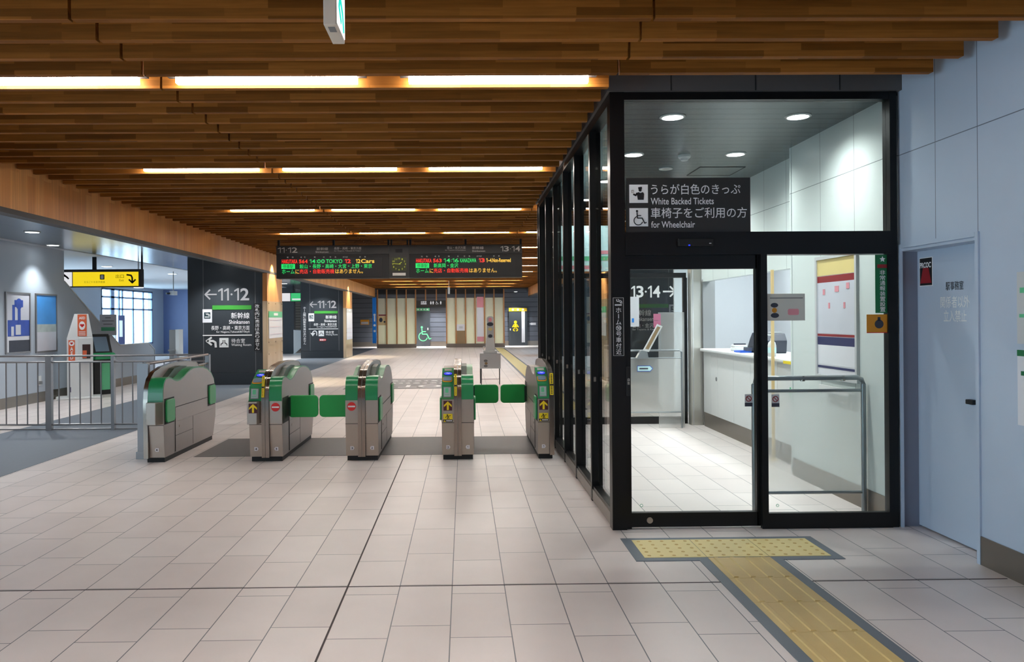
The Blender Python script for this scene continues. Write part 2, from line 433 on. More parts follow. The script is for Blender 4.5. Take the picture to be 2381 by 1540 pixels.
M['clock_ink'] = mat('clock_ink', S(170, 180, 60), 0.5, emit=S(150, 165, 40), es=0.5)
M['exit_lit'] = emis('lit_exit_white', S(255, 255, 255), 1.2)
M['exit_green'] = emis('lit_exit_green', S(0, 235, 215), 1.0)
M['green_sign'] = emis('lit_green_sign', S(60, 200, 120), 0.9)
M['aed_box'] = mat('cabinet_orange', S(170, 70, 30), 0.5)
M['wood_post'] = mat('pale_wood', S(226, 196, 140), 0.5, noise=0.06)
M['sticker_green'] = mat('sticker_green', S(12, 108, 62), 0.5)
M['mint'] = mat('mint', S(96, 190, 140), 0.5)
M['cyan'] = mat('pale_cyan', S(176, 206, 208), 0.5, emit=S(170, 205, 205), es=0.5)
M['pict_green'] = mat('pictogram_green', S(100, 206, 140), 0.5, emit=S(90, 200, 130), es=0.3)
M['picture'] = mat('picture', S(90, 140, 200), 0.5, noise=0.6, nscale=3.5)
M['photo_sky'] = mat('photo_sky', S(70, 150, 225), 0.4, noise=0.25, nscale=2.2)
M['photo_land'] = mat('photo_land', S(176, 190, 190), 0.5, noise=0.3, nscale=6)
M['photo_snow'] = mat('photo_pale', S(206, 208, 218), 0.5, noise=0.08, nscale=4)
M['photo_blue'] = mat('photo_blue', S(46, 78, 170), 0.5, noise=0.3, nscale=5)
M['photo_dark'] = mat('photo_dark', S(48, 52, 66), 0.5, noise=0.3, nscale=9)

# ------------------------------------------------------------------ the setting
XB, XR, ZS = -4.65, 3.175, 3.13         # wood beam face, right wall face, underside of the slats
YO = 5.62                               # front of the ticket office
YF = 41.2                               # far wall
fl = MB(); fl.box(-8.3, 7, -8, 46, -0.1, 0.0); fl.box(-14.3, -8.3, 13, 46, -0.1, 0.0)
floor = struct('floor', fl, M['floor'])
struct('floor_strip', MB().box(-6.36, -4.6, -8, 41, 0, 0.003), [M['carpet']], floor)
struct('floor_band', MB().box(-3.05, 1.02, 8.82, 10.14, 0, 0.003), [M['band']], floor)
jj = MB(); jj.box(-4.6, 3.15, 4.492, 4.503, 0, 0.0012); jj.box(-0.682, -0.672, 0, 8.8, 0, 0.0012)
struct('expansion_joint', jj, M['joint'], floor)

ceiling = struct_empty('ceiling')
struct('ceiling_board', MB().box(XB, 3.5, -8, 42, 3.36, 3.42), M['soffit'], ceiling)
struct('ceiling_roof', MB().box(-8.3, 7, -8, 46, 3.5, 3.6).box(-14.3, -8.3, 13, 46, 3.5, 3.6), M['soffit'], ceiling)
struct('metal_panel', MB().box(-7.95, XB - 0.06, -8, 41, 2.98, 3.03), M['metal_ceiling'], ceiling)
struct('white_panel', MB().box(-8.2, -7.95, -8, 46, 2.97, 3.03).box(-14.3, -8.2, 13, 46, 2.97, 3.03), M['white_ceiling'], ceiling)
struct('side_panel', MB().box(3.5, 7, 11.3, 46, 2.98, 3.03), M['metal_ceiling'], ceiling)
struct('office_panel', MB().box(1.12, 3.4, YO + 0.06, 11.2, 3.165, 3.2), M['office_ceiling'], ceiling)
hb = MB(); hb.box(1.045, 3.19, YO - 0.03, YO + 0.06, 3.165, 3.30)
for xs in (1.51, 2.12, 2.74): pass
struct('header_panel', hb, M['header'], ceiling)
for xs in (1.5, 2.11, 2.72):
    struct('header_seam', MB().box(xs, xs + 0.007, YO - 0.0325, YO - 0.03, 3.165, 3.30), M['black_m'], ceiling)
struct('header_side', MB().box(1.045, 1.07, YO + 0.06, 11.2, 3.165, 3.34), M['header'], ceiling)

def slat_piece(mb, n, x0, x1):
    yb = 5.43 + 0.3105 * (n - 4)
    return mb.box(x0, x1, yb - 0.055, yb, ZS, ZS + 0.23)
pieces = []
for n in range(-36, 119):
    yb = 5.43 + 0.3105 * (n - 4)
    pieces.append((n, XB + 0.02, -2.07)); pieces.append((n, -2.052, 1.015))
    if n <= 3: pieces.append((n, 1.032, 3.085))
    elif yb > 11.35: pieces.append((n, 1.032, 3.42))
near = [p for p in pieces if p[0] >= -2][:100]
for p in near: struct('slat', slat_piece(MB(), *p), M['slat'], ceiling)
rest = MB()
for p in pieces:
    if p not in near: slat_piece(rest, *p)
o = struct('slat', rest, M['slat'], ceiling); o['kind'] = 'stuff'

def beam(x0, x1, y0, y1, face):
    e = struct_empty('trim_1' if x0 < 0 else 'trim_2')
    struct('wood_cladding', MB().box(x0, x1, y0, y1, 2.70, 3.36), M['beam'], e)
    struct('bottom_edge', MB().box(x0 - 0.01, x1 + 0.01, y0, y1, 2.645, 2.70), M['dark_trim'], e)
    return e
beam(XB - 0.12, XB, -8, YF, 1)
beam(3.42, 3.54, 11.3, YF, -1)

# right wall, with the recessed staff door and the counter opening
wr = struct_empty('wall_right')
struct('panel', MB().box(XR, XR + 0.1, -8, 4.78, 0, 3.4), M['wall_r'], wr)
struct('panel', MB().box(XR, XR + 0.1, 4.78, YO + 0.03, 2.02, 3.4), M['wall_r'], wr)
struct('jamb', MB().box(XR, 3.40, YO + 0.03, YO + 0.12, 0, 2.05), M['wall_plain'], wr)
struct('shaded_jamb_lining', MB().box(XR + 0.012, 3.40, YO + 0.024, YO + 0.03, 0, 2.03), M['jamb'], wr)  # thin facing on the jamb, coloured dark to stand for its shade
struct('panel', MB().box(XR, XR + 0.1, YO + 0.12, 7.5, 0, 3.18), M['wall_office'], wr)
struct('upper_panel', MB().box(3.37, 3.47, 7.5, 11.2, 2.03, 3.18), M['wall_office'], wr)
struct('opening_edge', MB().box(XR - 0.004, 3.47, 7.5, 7.53, 0, 3.18), M['wall_office'], wr)
tb = MB(); tb.box(4.9, 4.95, 6.2, 12.6, 0, 3.1); tb.box(3.4, 4.95, 12.55, 12.6, 0, 3.1); tb.box(3.5, 4.95, 7.4, 7.45, 0, 3.1); tb.box(3.4, 4.95, 7.4, 12.6, 3.0, 3.05)
struct('inner_room', tb, M['white_ceiling'], wr)
b1 = MB(); b1.box(XR - 0.008, XR, -8, 4.775, 0, 0.175)
struct('baseboard_right', b1, M['base_metal'])
b2 = MB(); b2.box(XR - 0.008, XR, YO + 0.13, 7.5, 0, 0.17)
struct('baseboard_office', b2, M['base_metal'])

wl = struct_empty('wall_left')
for r_ in ((-8, -6, 0, 3.5), (3, 15.95, 0, 3.5), (-6, 3, 0, 0.3), (-6, 3, 2.7, 3.5)):
    struct('panel', MB().box(-8.25, -8.1, *r_), M['wall'], wl)
w2 = struct_empty('added_window_2')  # unseen glazing, added to bring daylight in from the left
fm = MB()
for i in range(7): fm.box(-8.2, -8.12, -6 + 1.5 * i - 0.03, -6 + 1.5 * i + 0.03, 0.3, 2.7)
struct('window_frame', fm, M['grey_l'], w2)
struct('glass', MB().box(-8.17, -8.16, -6, 3, 0.3, 2.7), M['glass'], w2)
struct('wall_back', MB().box(-8.25, 3.3, -8.1, -8, 0, 3.5), M['wall'])
par = [(15.95, 0), (20.55, 0), (20.55, 0.78), (20.18, 0.95), (18.5, 0.95), (17.2, 1.65), (15.95, 2.34)]
struct('parapet', MB().prism(par, Pl((-8.1, 0, 0), (0, 1, 0), (0, 0, 1)), -0.12, 0), M['wall'], wl)
struct('coping', MB().stroke(Pl((-8.1, 0, 0), (0, 1, 0), (0, 0, 1)), [(15.95, 2.35), (17.2, 1.66), (18.5, 0.96), (20.18, 0.96), (20.56, 0.79), (20.56, 0)], 0.03, 0.01, -0.13), M['grey_l'], wl)
struct('baseboard_left', MB().box(-8.1, -8.09, -8, 20.55, 0, 0.19), M['base_metal'])

# outer wall with the tall window, far left
wo = struct_empty('wall_window')
wm = MB(); wm.box(-14.2, -14, 13, 18.5, 0, 3.5); wm.box(-14.2, -8.25, 13, 13.2, 0, 3.5); wm.box(-14.2, -14, 13, 46, 3.0, 3.5); wm.box(-14.2, -14, 26.5, 30.4, 0, 3.0); wm.box(-14.2, -14, 18.5, 26.5, 2.8, 3.0); wm.box(-14.2, -14, 18.5, 26.5, 0, 0.5); wm.box(-14.2, -14, 35.35, 46, 0, 3.0); wm.box(-14.2, -14, 30.4, 35.35, 2.8, 3.0); wm.box(-14.2, -14, 30.4, 35.35, 0, 0.5)
struct('panel', wm, M['wall'], wo)
w1 = struct_empty('window_1')
fm = MB()
for y in (30.4, 31.45, 31.95, 32.25, 33.3, 34.35, 35.3): fm.box(-14.05, -14.0, y - 0.04 - (0.2 if y == 31.45 else 0), y + 0.06, 0.5, 2.8)
for z in (0.5, 1.98, 2.45, 2.76): fm.box(-14.05, -14.0, 30.4, 35.35, z, z + 0.07)
struct('window_frame', fm, mat('window_frame_blue', S(150, 172, 205), 0.5), w1)
struct('glass', MB().box(-14.08, -14.07, 30.4, 35.35, 0.5, 2.8), M['glass'], w1)
we = struct_empty('wall_end')
struct('blue_panel', MB().box(-14, -9.6, 36.6, 36.7, 0, 2.98), M['blue_wall'], we)
struct('louvre_panel', MB().box(-14, XB, 43.4, 43.5, 0, 3.5), M['louvre'], we)
struct('dark_panel', MB().box(-9.4, -7.62, 35.2, 35.5, 0, 2.98), M['dark_panel'], we)

for nm, xg, y0, n in (('added_window_3', -14.1, 18.5, 6), ('added_window_4', 6.95, 22.5, 11)):  # out-of-view windows added to daylight the left concourse and far hall
    w3 = struct_empty(nm); m = MB()
    for i in range(n): m.box(xg - 0.06, xg + 0.04, y0 + i * 1.5 - 0.04, y0 + i * 1.5 + 0.04, 0.5, 2.8)
    struct('window_frame', m, M['grey_l'], w3)
    struct('glass', MB().box(xg - 0.01, xg, y0, y0 + 15 if xg > 0 else y0 + 8, 0.5, 2.8), M['glass'], w3)
struct('wall_outer', MB().box(6.9, 7.0, -8, 22.5, 0, 3.5).box(6.9, 7.0, 37.5, 46, 0, 3.5).box(6.9, 7.0, 22.5, 37.5, 2.8, 3.5).box(6.9, 7.0, 22.5, 37.5, 0, 0.5).box(-14.2, 7, 45.9, 46, 0, 3.5).box(3.2, 3.3, -8.1, -8, 0, 3.5), M['plank'])
# dark sign walls and wood-clad columns
def pillar(y0, y1, xl, name):
    e = struct_empty(name)
    sgn = 1 if xl < 0 else -1
    x0, x1 = (xl, XB - 0.005) if xl < 0 else (3.425, xl)
    struct('dark_panel', MB().box(x0, x1, y0, y1, 0.29, 2.98), M['dark_panel'], e)
    struct('plinth', MB().box(x0 - 0.005, x1 + 0.005, y0 - 0.008, y1, 0, 0.285), M['dark_panel'], e)
    for xs in ((x0 + 0.36, x1 - 0.28) if xl < 0 else (x0 + 0.28, x1 - 0.36)):
        struct('panel_joint', MB().box(xs, xs + 0.012, y0 - 0.004, y0, 0.29, 2.98), M['grey_m'], e)
    xf = XB if xl < 0 else 3.42
    a = (XB - 0.10, XB + 0.006) if xl < 0 else (3.414, 3.52)
    struct('wood_cladding', MB().box(a[0], a[1], y0 - 0.02, y1, 1.98, 2.70), M['beam'], e)
    struct('clear_cover', MB().box(a[0], a[1] + (0.006 if xl < 0 else 0), y0 - 0.03, y1 + 0.01, 0.0, 1.98), M['cover'], e)
    scr = MB()
    plw = LEFTW(a[1] + 0.006) if xl < 0 else RIGHTW(a[0] - 0.0)
    for zz in (1.93, 1.0, 0.72):
        for yy in (y0 + 0.08, (y0 + y1) / 2, y1 - 0.08): scr.disc(plw, yy if xl < 0 else -yy, zz, 0.015, 0.01, n=10)
    struct('fixing', scr, M['chrome'], e)
    return e
M['cover'] = brick_mat('covered_wood', S(196, 170, 138), S(204, 180, 150), S(180, 150, 118), (0, 0, 1, 50), (1, 1, 0, 50), 3.0, 0.16, 0.0, 0.3, rough=0.12, noise=0.10, nscale=(70, 70, 1.2))
pillar(18.55, 20.05, -6.52, 'wall_sign_near')
pillar(30.9, 32.6, -6.43, 'wall_sign_far')
pillar(18.55, 20.05, 5.25, 'wall_sign_right')
pillar(30.9, 32.6, 5.25, 'wall_sign_right_far')

# far wall: dark planks behind, wood mullions with cream glass in front
wf = struct_empty('wall_far')
struct('plank_panel', MB().box(-6.6, 6.5, 43.2, 43.4, 0.2, 3.5), M['plank'], wf)
struct('plank_base', MB().box(-6.6, 6.5, 43.18, 43.4, 0, 0.26), M['base_metal'], wf)
struct('head_beam', MB().box(XB, 3.5, YF - 0.05, YF + 0.15, 3.08, 3.36), M['dark_trim'], wf)
struct('upper_void', MB().box(XB, 2.2, YF + 0.9, YF + 1.0, 2.85, 3.4), M['dark_trim'], wf)
for xm in (-4.53, -4.05, -3.52, -3.02, -2.525, -0.9, -0.4, 0.107, 0.61, 1.11, 1.61, 2.13):
    struct('mullion', MB().box(xm - 0.03, xm + 0.03, YF - 0.06, YF + 0.06, 0.2, 3.08), M['mullion'], wf)
for xm in (-1.997, -1.43):
    struct('mullion', MB().box(xm - 0.03, xm + 0.03, YF - 0.06, YF + 0.06, 2.49, 3.08), M['mullion'], wf)
mx = [(-4.53, -4.05), (-4.05, -3.52), (-3.52, -3.02), (-3.02, -2.525), (-0.9, -0.4), (-0.4, 0.107), (0.107, 0.61), (0.61, 1.11), (1.11, 1.61), (1.61, 2.13)]
for a, b in mx:
    struct('cream_panel', MB().box(a + 0.03, b - 0.03, YF, YF + 0.02, 0.2, 2.62), M['cream'], wf)
fb = MB(); fb.box(-4.57, -2.49, YF - 0.07, YF + 0.08, 0, 0.2); fb.box(-0.94, 2.17, YF - 0.07, YF + 0.08, 0, 0.2)
struct('baseboard_far', fb, M['base_metal'])
for nm, x0, x1 in (('door_1', -2.46, -1.85), ('door_2', 2.46, 3.36)):
    pass

# ------------------------------------------------------------------ ceiling lamps (their own light)
ROW = ['nearest', 'second', 'third', 'fourth', 'fifth', 'sixth', 'seventh', 'eighth', 'ninth', 'tenth', 'eleventh', 'farthest']
SEG = [(-2.8, 'leftmost'), (-1.32, 'left-middle'), (0.25, 'right-middle'), (1.8, 'rightmost')]
lamp0 = None
for k in range(12):
    yf = 5.43 + 0.3105 * (10 * k) - 0.055
    for si, (xc, sn) in enumerate(SEG):
        if k < 2 and si == 3: continue
        if lamp0 is None:
            m = MB(); m.box(xc - 0.61, xc + 0.61, yf - 0.085, yf - 0.035, ZS + 0.012, ZS + 0.055)
            t = thing('linear_ceiling_lamp', '', 'lamp', (xc, yf - 0.06, ZS + 0.03), 'linear lamps between the ceiling slats')
            obj('diffuser', m, M['lamp'], t)
            m = MB(); m.box(xc - 0.67, xc + 0.67, yf - 0.09, yf - 0.03, ZS + 0.056, ZS + 0.09); obj('housing', m, M['dark_gap'], t)
            m = MB(); m.box(xc - 0.5, xc - 0.47, yf - 0.075, yf - 0.045, ZS + 0.09, 3.36); obj('bracket', m, M['dark_gap'], t)
            m = MB(); m.box(xc + 0.47, xc + 0.5, yf - 0.075, yf - 0.045, ZS + 0.09, 3.36); obj('bracket', m, M['dark_gap'], t)
            lamp0 = t
        else:
            t = lamp0.copy(); COL.objects.link(t); t.location = (xc, yf - 0.06, ZS + 0.03)
            for ch in lamp0.children:
                c = ch.copy(); COL.objects.link(c); c.parent = t
        last = sn if k >= 2 else ['leftmost', 'middle', 'rightmost'][si]
        t['label'] = f'warm white linear ceiling lamp, {last} in the {ROW[k]} lit row of slats'

# round downlights; each carries its own lamp
def downlight(x, y, z, label, group, watts, col, r=0.085, angle=110, m='led_disc', blend=0.7):
    t = thing('downlight', label, 'ceiling light', (x, y, z), group)
    c = (x, y, z)
    obj('trim_ring', MB().lathe(c, [(r * 1.22, 0.004), (r * 1.22, -0.006), (r, -0.010), (r, 0.004)]), M['white'], t, smooth=True)
    obj('lens', MB().lathe(c, [(r, -0.002), (r * 0.98, -0.009), (r * 0.4, -0.012)]), M[m], t, smooth=True)
    l = spot_lamp('downlight_beam', (0, 0, -0.03), watts, col, angle, blend, 0.05); l.parent = t
    return t
OW = 84
for i, y in enumerate((6.32, 7.78, 9.29, 10.74)):
    for j, x in enumerate((1.71, 2.735)):
        downlight(x, y, 3.165, f'bright round downlight in the office ceiling, {"left" if j == 0 else "right"} column, {["nearest", "second", "third", "farthest"][i]} row', 'office downlights', OW, COOL, angle=155, blend=1.0)
area_lamp('inner_room_lamp', (4.2, 10.0, 2.95), 0.5, 2.5, 110, COOL)
for x, n in ((-3.9, 'at the left end'), (-3.27, 'second from left'), (-1.75, 'left of the toilet sign centre'), (-1.2, 'right of the toilet sign centre'), (0.15, 'above the panel by the pink poster'), (1.4, 'above the pale poster panel')):
    downlight(x, 42.3, 2.97, f'small round downlight behind the far mullions {n}', 'downlights along the far wall', 560, COOL, r=0.09, angle=90)
downlight(2.85, 42.5, 2.97, 'small round downlight above the baby room door', 'downlights along the far wall', 560, COOL, r=0.09, angle=90)
downlight(-5.7, 17.9, 2.975, 'round downlight in front of the near dark platform 11-12 sign wall', 'downlights in the low ceiling', 260, COOL, r=0.1)
downlight(-5.6, 30.2, 2.975, 'round downlight in front of the far dark platform 11-12 sign wall', 'downlights in the low ceiling', 260, COOL, r=0.1)
downlight(-7.72, 14.8, 2.975, 'round downlight washing the wall above the two posters', 'downlights in the low ceiling', 120, COOL, r=0.1, angle=100)
for x, y, n in ((-5.9, 6.6, 'nearest the viewer, over the dark floor strip'), (-5.9, 10.2, 'over the steel fence'), (-6.9, 12.6, 'just before the two posters')):  # hidden downlights, added to brighten the floor at left
    downlight(x, y, 2.975, f'unseen added downlight in the low metal ceiling, {n}', 'downlights in the low ceiling', 190, COOL, r=0.1, angle=130)
for x, y, n in ((-9.3, 20.5, 'left above the yellow exit sign'), (-8.9, 24, 'behind the yellow exit sign'), (-7.2, 24, 'nearest the near dark sign wall'), (-8.6, 28, 'in front of the tall window'), (-7.1, 31, 'deep behind the near dark sign wall')):
    downlight(x, y, 2.965, f'round downlight in the left concourse ceiling, {n}', 'downlights in the left concourse', 320, COOL, r=0.12)
# narrow beams grazing the wood columns
for y, s, n in ((19.04, XB + 0.18, 'near left wood column'), (31.6, XB + 0.18, 'far left wood column'), (19.04, 3.23, 'near right wood column')):
    t = thing('column_spotlight', f'small warm spotlight grazing down the {n}', 'ceiling light', (s, y, 3.14), 'column spotlights')
    obj('lamp_body', MB().lathe((s, y, 3.14), [(0.04, 0.2), (0.045, 0.0), (0.03, 0.0)]), M['dark_gap'], t)
    obj('lens', MB().lathe((s, y, 3.14), [(0.03, 0.004), (0.028, -0.004)]), M['led_warm_disc'], t)
    l = spot_lamp('column_beam', (0, 0, -0.02), 420, (1, 0.84, 0.55), 72, 0.5, 0.02); l.parent = t
downlight(-2.5, 21.0, 3.12, 'round warm downlight just under the left departure board', 'hall downlights', 10, WARM, r=0.1, m='led_warm_disc')

# ------------------------------------------------------------------ pictograms
def pict_wheelchair(mb, pl, a, b, s, d=0.004):
    """wheelchair symbol in a box of side s with lower-left corner a,b"""
    P = lambda x, y: (a + x * s, b + y * s)
    w = 0.055 * s
    mb.disc(pl, *P(0.36, 0.88), 0.07 * s, d)
    mb.stroke(pl, [P(0.36, 0.80), P(0.39, 0.44), P(0.68, 0.44), P(0.84, 0.12), P(0.96, 0.17)], w * 1.2, d)
    mb.stroke(pl, [P(0.37, 0.60), P(0.62, 0.60)], w, d)
    mb.ring(pl, *P(0.44, 0.28), 0.245 * s, 0.30 * s, 110, 345, d)
def pict_smoke(mb, pl, a, b, s, d=0.004):
    P = lambda x, y: (a + x * s, b + y * s)
    mb.rect(pl, *P(0.1, 0.12), *P(0.9, 0.27), d)
    mb.stroke(pl, [P(0.3, 0.85), P(0.35, 0.62), P(0.6, 0.6), P(0.75, 0.52), P(0.8, 0.36)], 0.08 * s, d)
    mb.stroke(pl, [P(0.48, 0.88), P(0.55, 0.74), P(0.78, 0.7), P(0.9, 0.58), P(0.93, 0.36)], 0.07 * s, d)
def pict_person(mb, pl, a, b, s, d=0.004, skirt=False):
    P = lambda x, y: (a + x * s, b + y * s)
    mb.disc(pl, *P(0, 0.88), 0.1 * s, d)
    if skirt: mb.prism([P(-0.1, 0.74), P(0.1, 0.74), P(0.24, 0.3), P(-0.24, 0.3)], pl, 0, d)
    else: mb.rect(pl, *P(-0.17, 0.36), *P(0.17, 0.74), d)
    mb.rect(pl, *P(-0.12, 0.0), *P(-0.02, 0.36), d); mb.rect(pl, *P(0.02, 0.0), *P(0.12, 0.36), d)
def pict_seats(mb, pl, a, b, s, d=0.004):
    P = lambda x, y: (a + x * s, b + y * s)
    for q in (1, -1):
        X_ = lambda x: 0.5 + q * x
        mb.disc(pl, *P(X_(0.1), 0.74), 0.06 * s, d)
        mb.stroke(pl, [P(X_(0.1), 0.66), P(X_(0.13), 0.42), P(X_(0.3), 0.40), P(X_(0.36), 0.18)], 0.09 * s, d)
def pict_arrow(mb, pl, a, b, s, d=0.004, right=True, w=0.13):
    """horizontal arrow centred on a,b, length s"""
    q = 1 if right else -1
    mb.stroke(pl, [(a - q * s / 2, b), (a + q * s * 0.42, b)], w * s, d)
    mb.stroke(pl, [(a + q * s * 0.08, b + s * 0.42), (a + q * s / 2, b), (a + q * s * 0.08, b - s * 0.42)], w * s, d)

# ------------------------------------------------------------------ ticket gates
YG = 8.5
def build_gate(label, xl, xr, left=None, right=None):
    """gate from xl to xr; left / right describe the half bodies: dict(kind='plain'|'reader', num, ...)"""
    root = thing('ticket_gate', label, 'ticket gate', ((xl + xr) / 2, YG, 0), 'green and steel ticket gates')
    Y = lambda y: YG + y
    cw = 0.04                                    # half width of the centre arch
    if left and right: xc = (xl + xr) / 2; ca, cb = xc - cw, xc + cw
    elif right: ca, cb = xl, xl + cw * 1.2; xc = xl
    else: ca, cb = xr - cw * 1.2, xr; xc = xr
    obj('base', MB().box(xl + 0.012, xr - 0.012, Y(0.02), Y(1.62), 0, 0.055), M['black_m'], root)
    # arch body
    arch = [(-0.045, 0.05), (-0.05, 0.66), (-0.03, 0.80), (0.03, 0.90), (0.14, 0.965), (0.35, 1.01), (0.75, 1.04), (1.2, 1.03), (1.5, 1.0), (1.58, 0.96), (1.66, 0.80), (1.72, 0.5), (1.66, 0.06)]
    obj('centre_arch', MB().side([(Y(y), z) for y, z in arch], ca + 0.004, cb - 0.004), M['steel_dark'], root)
    front = [(Y(y), z) for y, z in arch[:11]]
    dense = []
    for (p, q) in zip(front, front[1:]):
        dense += [(p[0] + (q[0] - p[0]) * i / 4, p[1] + (q[1] - p[1]) * i / 4) for i in range(4)]
    dense.append(front[-1])
    bands = [(ca, (ca + cb) / 2 - 0.003), ((ca + cb) / 2 + 0.003, cb)] if left and right else [(ca, cb)]
    for x0, x1 in bands: obj('chrome_band', MB().strip(dense, x0, x1, 0.008), M['chrome'], root, smooth=True)
    for side, h in (('L', left), ('R', right)):
        if not h: continue
        x0, x1 = (xl, ca) if side == 'L' else (cb, xr)
        so = -1 if side == 'L' else 1                # outward direction
        xo = x0 if side == 'L' else x1               # lane face
        low = [(0.0, 0.055), (-0.035, 0.42), (-0.035, 0.66)]
        top = [(-0.025, 0.80), (0.0, 0.86), (0.05, 0.897), (0.12, 0.905), (0.20, 0.893), (0.29, 0.866), (0.38, 0.850), (0.48, 0.854), (0.59, 0.880), (0.70, 0.918), (0.81, 0.948), (0.93, 0.962), (1.08, 0.962), (1.25, 0.95), (1.42, 0.915), (1.56, 0.86), (1.66, 0.78), (1.70, 0.68)]
        back = [(1.73, 0.5), (1.72, 0.30), (1.62, 0.055)]
        if h['kind'] == 'reader':
            top = [(-0.03, 0.66), (0.0, 0.80), (0.32, 0.955), (0.36, 0.955), (0.38, 0.90), (0.5, 0.885), (0.68, 0.90), (0.92, 0.95), (1.25, 0.95), (1.42, 0.915), (1.56, 0.86), (1.66, 0.78), (1.70, 0.68)]
        body = [(Y(y), z) for y, z in low + top + back]
        obj('body', MB().side(body, x0, x1), M['steel_dark'], root)
        fp = [(Y(y), z) for y, z in low]
        obj('front_plate', MB().strip(fp, x0 + 0.001, x1 - 0.001, 0.004), M['steel'], root)
        obj('plate_joint', MB().box(x0, x1, Y(-0.0405), Y(-0.03), 0.404, 0.409), M['black_m'], root)
        # side panels and flap recesses on the lane face
        def sp(ya, yb, za, zb, t=0.004): 
            return MB().box(min(xo, xo + so * t), max(xo, xo + so * t), Y(ya), Y(yb), za, zb)
        obj('access_panel', sp(0.30, 0.86, 0.07, 0.40), M['steel_dark'], root)
        obj('access_panel', sp(0.87, 1.60, 0.07, 0.40), M['steel_dark'], root)
        obj('access_panel', sp(0.30, 1.40, 0.41, 0.56), M['steel_dark'], root)
        for ya, yb, za, zb in ((0.28, 1.43, 0.563, 0.568), (0.86, 0.866, 0.07, 0.40), (0.30, 0.86, 0.245, 0.249), (0.297, 0.302, 0.07, 0.56)):
            obj('panel_joint', sp(ya, yb, za, zb, 0.0055), M['black_m'], root)
        obj('lock', MB().disc(Pl((xo, 0, 0), (0, so, 0), (0, 0, 1)), so * Y(0.42), 0.34, 0.012, 0.008, n=12), M['chrome'], root)
        for fy0, fy1, fz0, fz1, closed in ((-0.01, 0.27, 0.42, 0.68, h.get('front')), (1.42, 1.70, 0.46, 0.71, h.get('back'))):
            obj('flap_recess', sp(fy0, fy1, fz0 - 0.01, fz1 + 0.01, 0.003), M['black_m'], root)
            if closed:
                yp = Y(0.27 if fy0 < 1 else 1.46)
                za, zb = (0.445, 0.69) if fy0 < 1 else (0.455, 0.69)
                pl = FRONT(yp)
                a, b = xo, xo + so * 0.335
                m = MB(); m.rrect(pl, min(a, b) if so > 0 else min(a, b), za, max(a, b), zb, 0.045, 0.014, -0.014)
                obj('flap', m, M['flap'], root, bevel=0.008, label='green flap swung shut across the lane')
                obj('flap_hinge', MB().box(min(xo, xo + so * 0.03), max(xo, xo + so * 0.03), yp - 0.02, yp + 0.05, za + 0.02, zb - 0.02), M['green_dk'], root)
            else:
                pl = LEFTW(xo) if so > 0 else RIGHTW(xo)
                ya, yb = Y(fy0 + 0.02), Y(fy1 - 0.015)
                if so < 0: ya, yb = -yb, -ya
                m = MB(); m.rrect(pl, ya, fz0 + 0.005, yb, fz1 - 0.005, 0.04, 0.022, 0)
                obj('flap', m, M['flap_fold'], root, bevel=0.006, label='green flap folded flat against the gate side')
        if h['kind'] == 'plain':
            hood = [(-0.036, 0.66), (-0.034, 0.74), (-0.027, 0.80), (-0.012, 0.845), (0.012, 0.872), (0.05, 0.897), (0.12, 0.905), (0.20, 0.893), (0.29, 0.866), (0.38, 0.850), (0.48, 0.854), (0.59, 0.880), (0.70, 0.918), (0.81, 0.948), (0.93, 0.962), (1.08, 0.962), (1.25, 0.95), (1.42, 0.915), (1.56, 0.86), (1.66, 0.78), (1.70, 0.68)]
            obj('hood', MB().strip([(Y(y), z) for y, z in hood], x0 + 0.002, x1 - 0.002, 0.014), M['green'], root, smooth=True)
            # dark ticket slot cover beside the arch
            e0, e1 = (x1 - 0.062, x1) if side == 'L' else (x0, x0 + 0.062)
            obj('slot_cover', MB().side([(Y(0.28), 0.87), (Y(0.42), 0.925), (Y(0.56), 0.985), (Y(0.76), 1.005), (Y(0.97), 0.99), (Y(0.82), 0.94), (Y(0.62), 0.87)], e0, e1), M['green_dk'], root)
        else:
            w = x1 - x0
            hd = [(-0.034, 0.66), (-0.004, 0.80), (0.32, 0.958), (0.37, 0.958)]
            obj('reader_housing', MB().strip([(Y(y), z) for y, z in hd], x0 + 0.002, x1 - 0.002, 0.02), M['green'], root, smooth=False)
            def slope(pa, pb):
                u = Vector((1, 0, 0)); v = Vector((0, pb[0] - pa[0], pb[1] - pa[1])).normalized()
                q = Pl((x0, Y(pa[0]), pa[1]), u, v); return q
            A = slope(hd[0], hd[1]); B = slope(hd[1], hd[2])
            m_ = w / 0.135
            obj('ticket_slot', MB().rect(B, w * .2, 0.30, w * .8, 0.345, 0.022, 0.012), M['steel_dark'], root)
            m = MB(); m.disc(B, w * .5, 0.235, w * .40, 0.022, 0.04, d0=0.01); obj('logo_plate', m, M['navy'], root)
            m = MB(); m.disc(B, w * .5, 0.235, w * .33, 0.026, 0.028, d0=0.01); obj('lit_badge', m, M['blue_lit'], root)
            m = MB(); m.stroke(B, [(w * .36, 0.237), (w * .46, 0.243), (w * .54, 0.231), (w * .66, 0.239)], 0.006, 0.028, 0.02); obj('badge_mark', m, M['sign_num_w'], root)
            m = MB(); m.rrect(B, w * .06, 0.055, w * .86, 0.165, 0.025, 0.024, 0.005); obj('reader_rim', m, M['amber'], root)
            m = MB(); m.rrect(B, w * .12, 0.075, w * .80, 0.16, 0.02, 0.030, 0.005); obj('card_reader', m, M['screen'], root)
            m = MB(); m.rect(A, w * .14, 0.02, w * .78, 0.135, 0.023, 0.005); obj('display_bezel', m, M['grey_m'], root)
            m = MB(); m.rect(A, w * .19, 0.028, w * .73, 0.128, 0.026, 0.005); obj('display', m, mat('gate_display', S(170, 184, 184), 0.3), root)
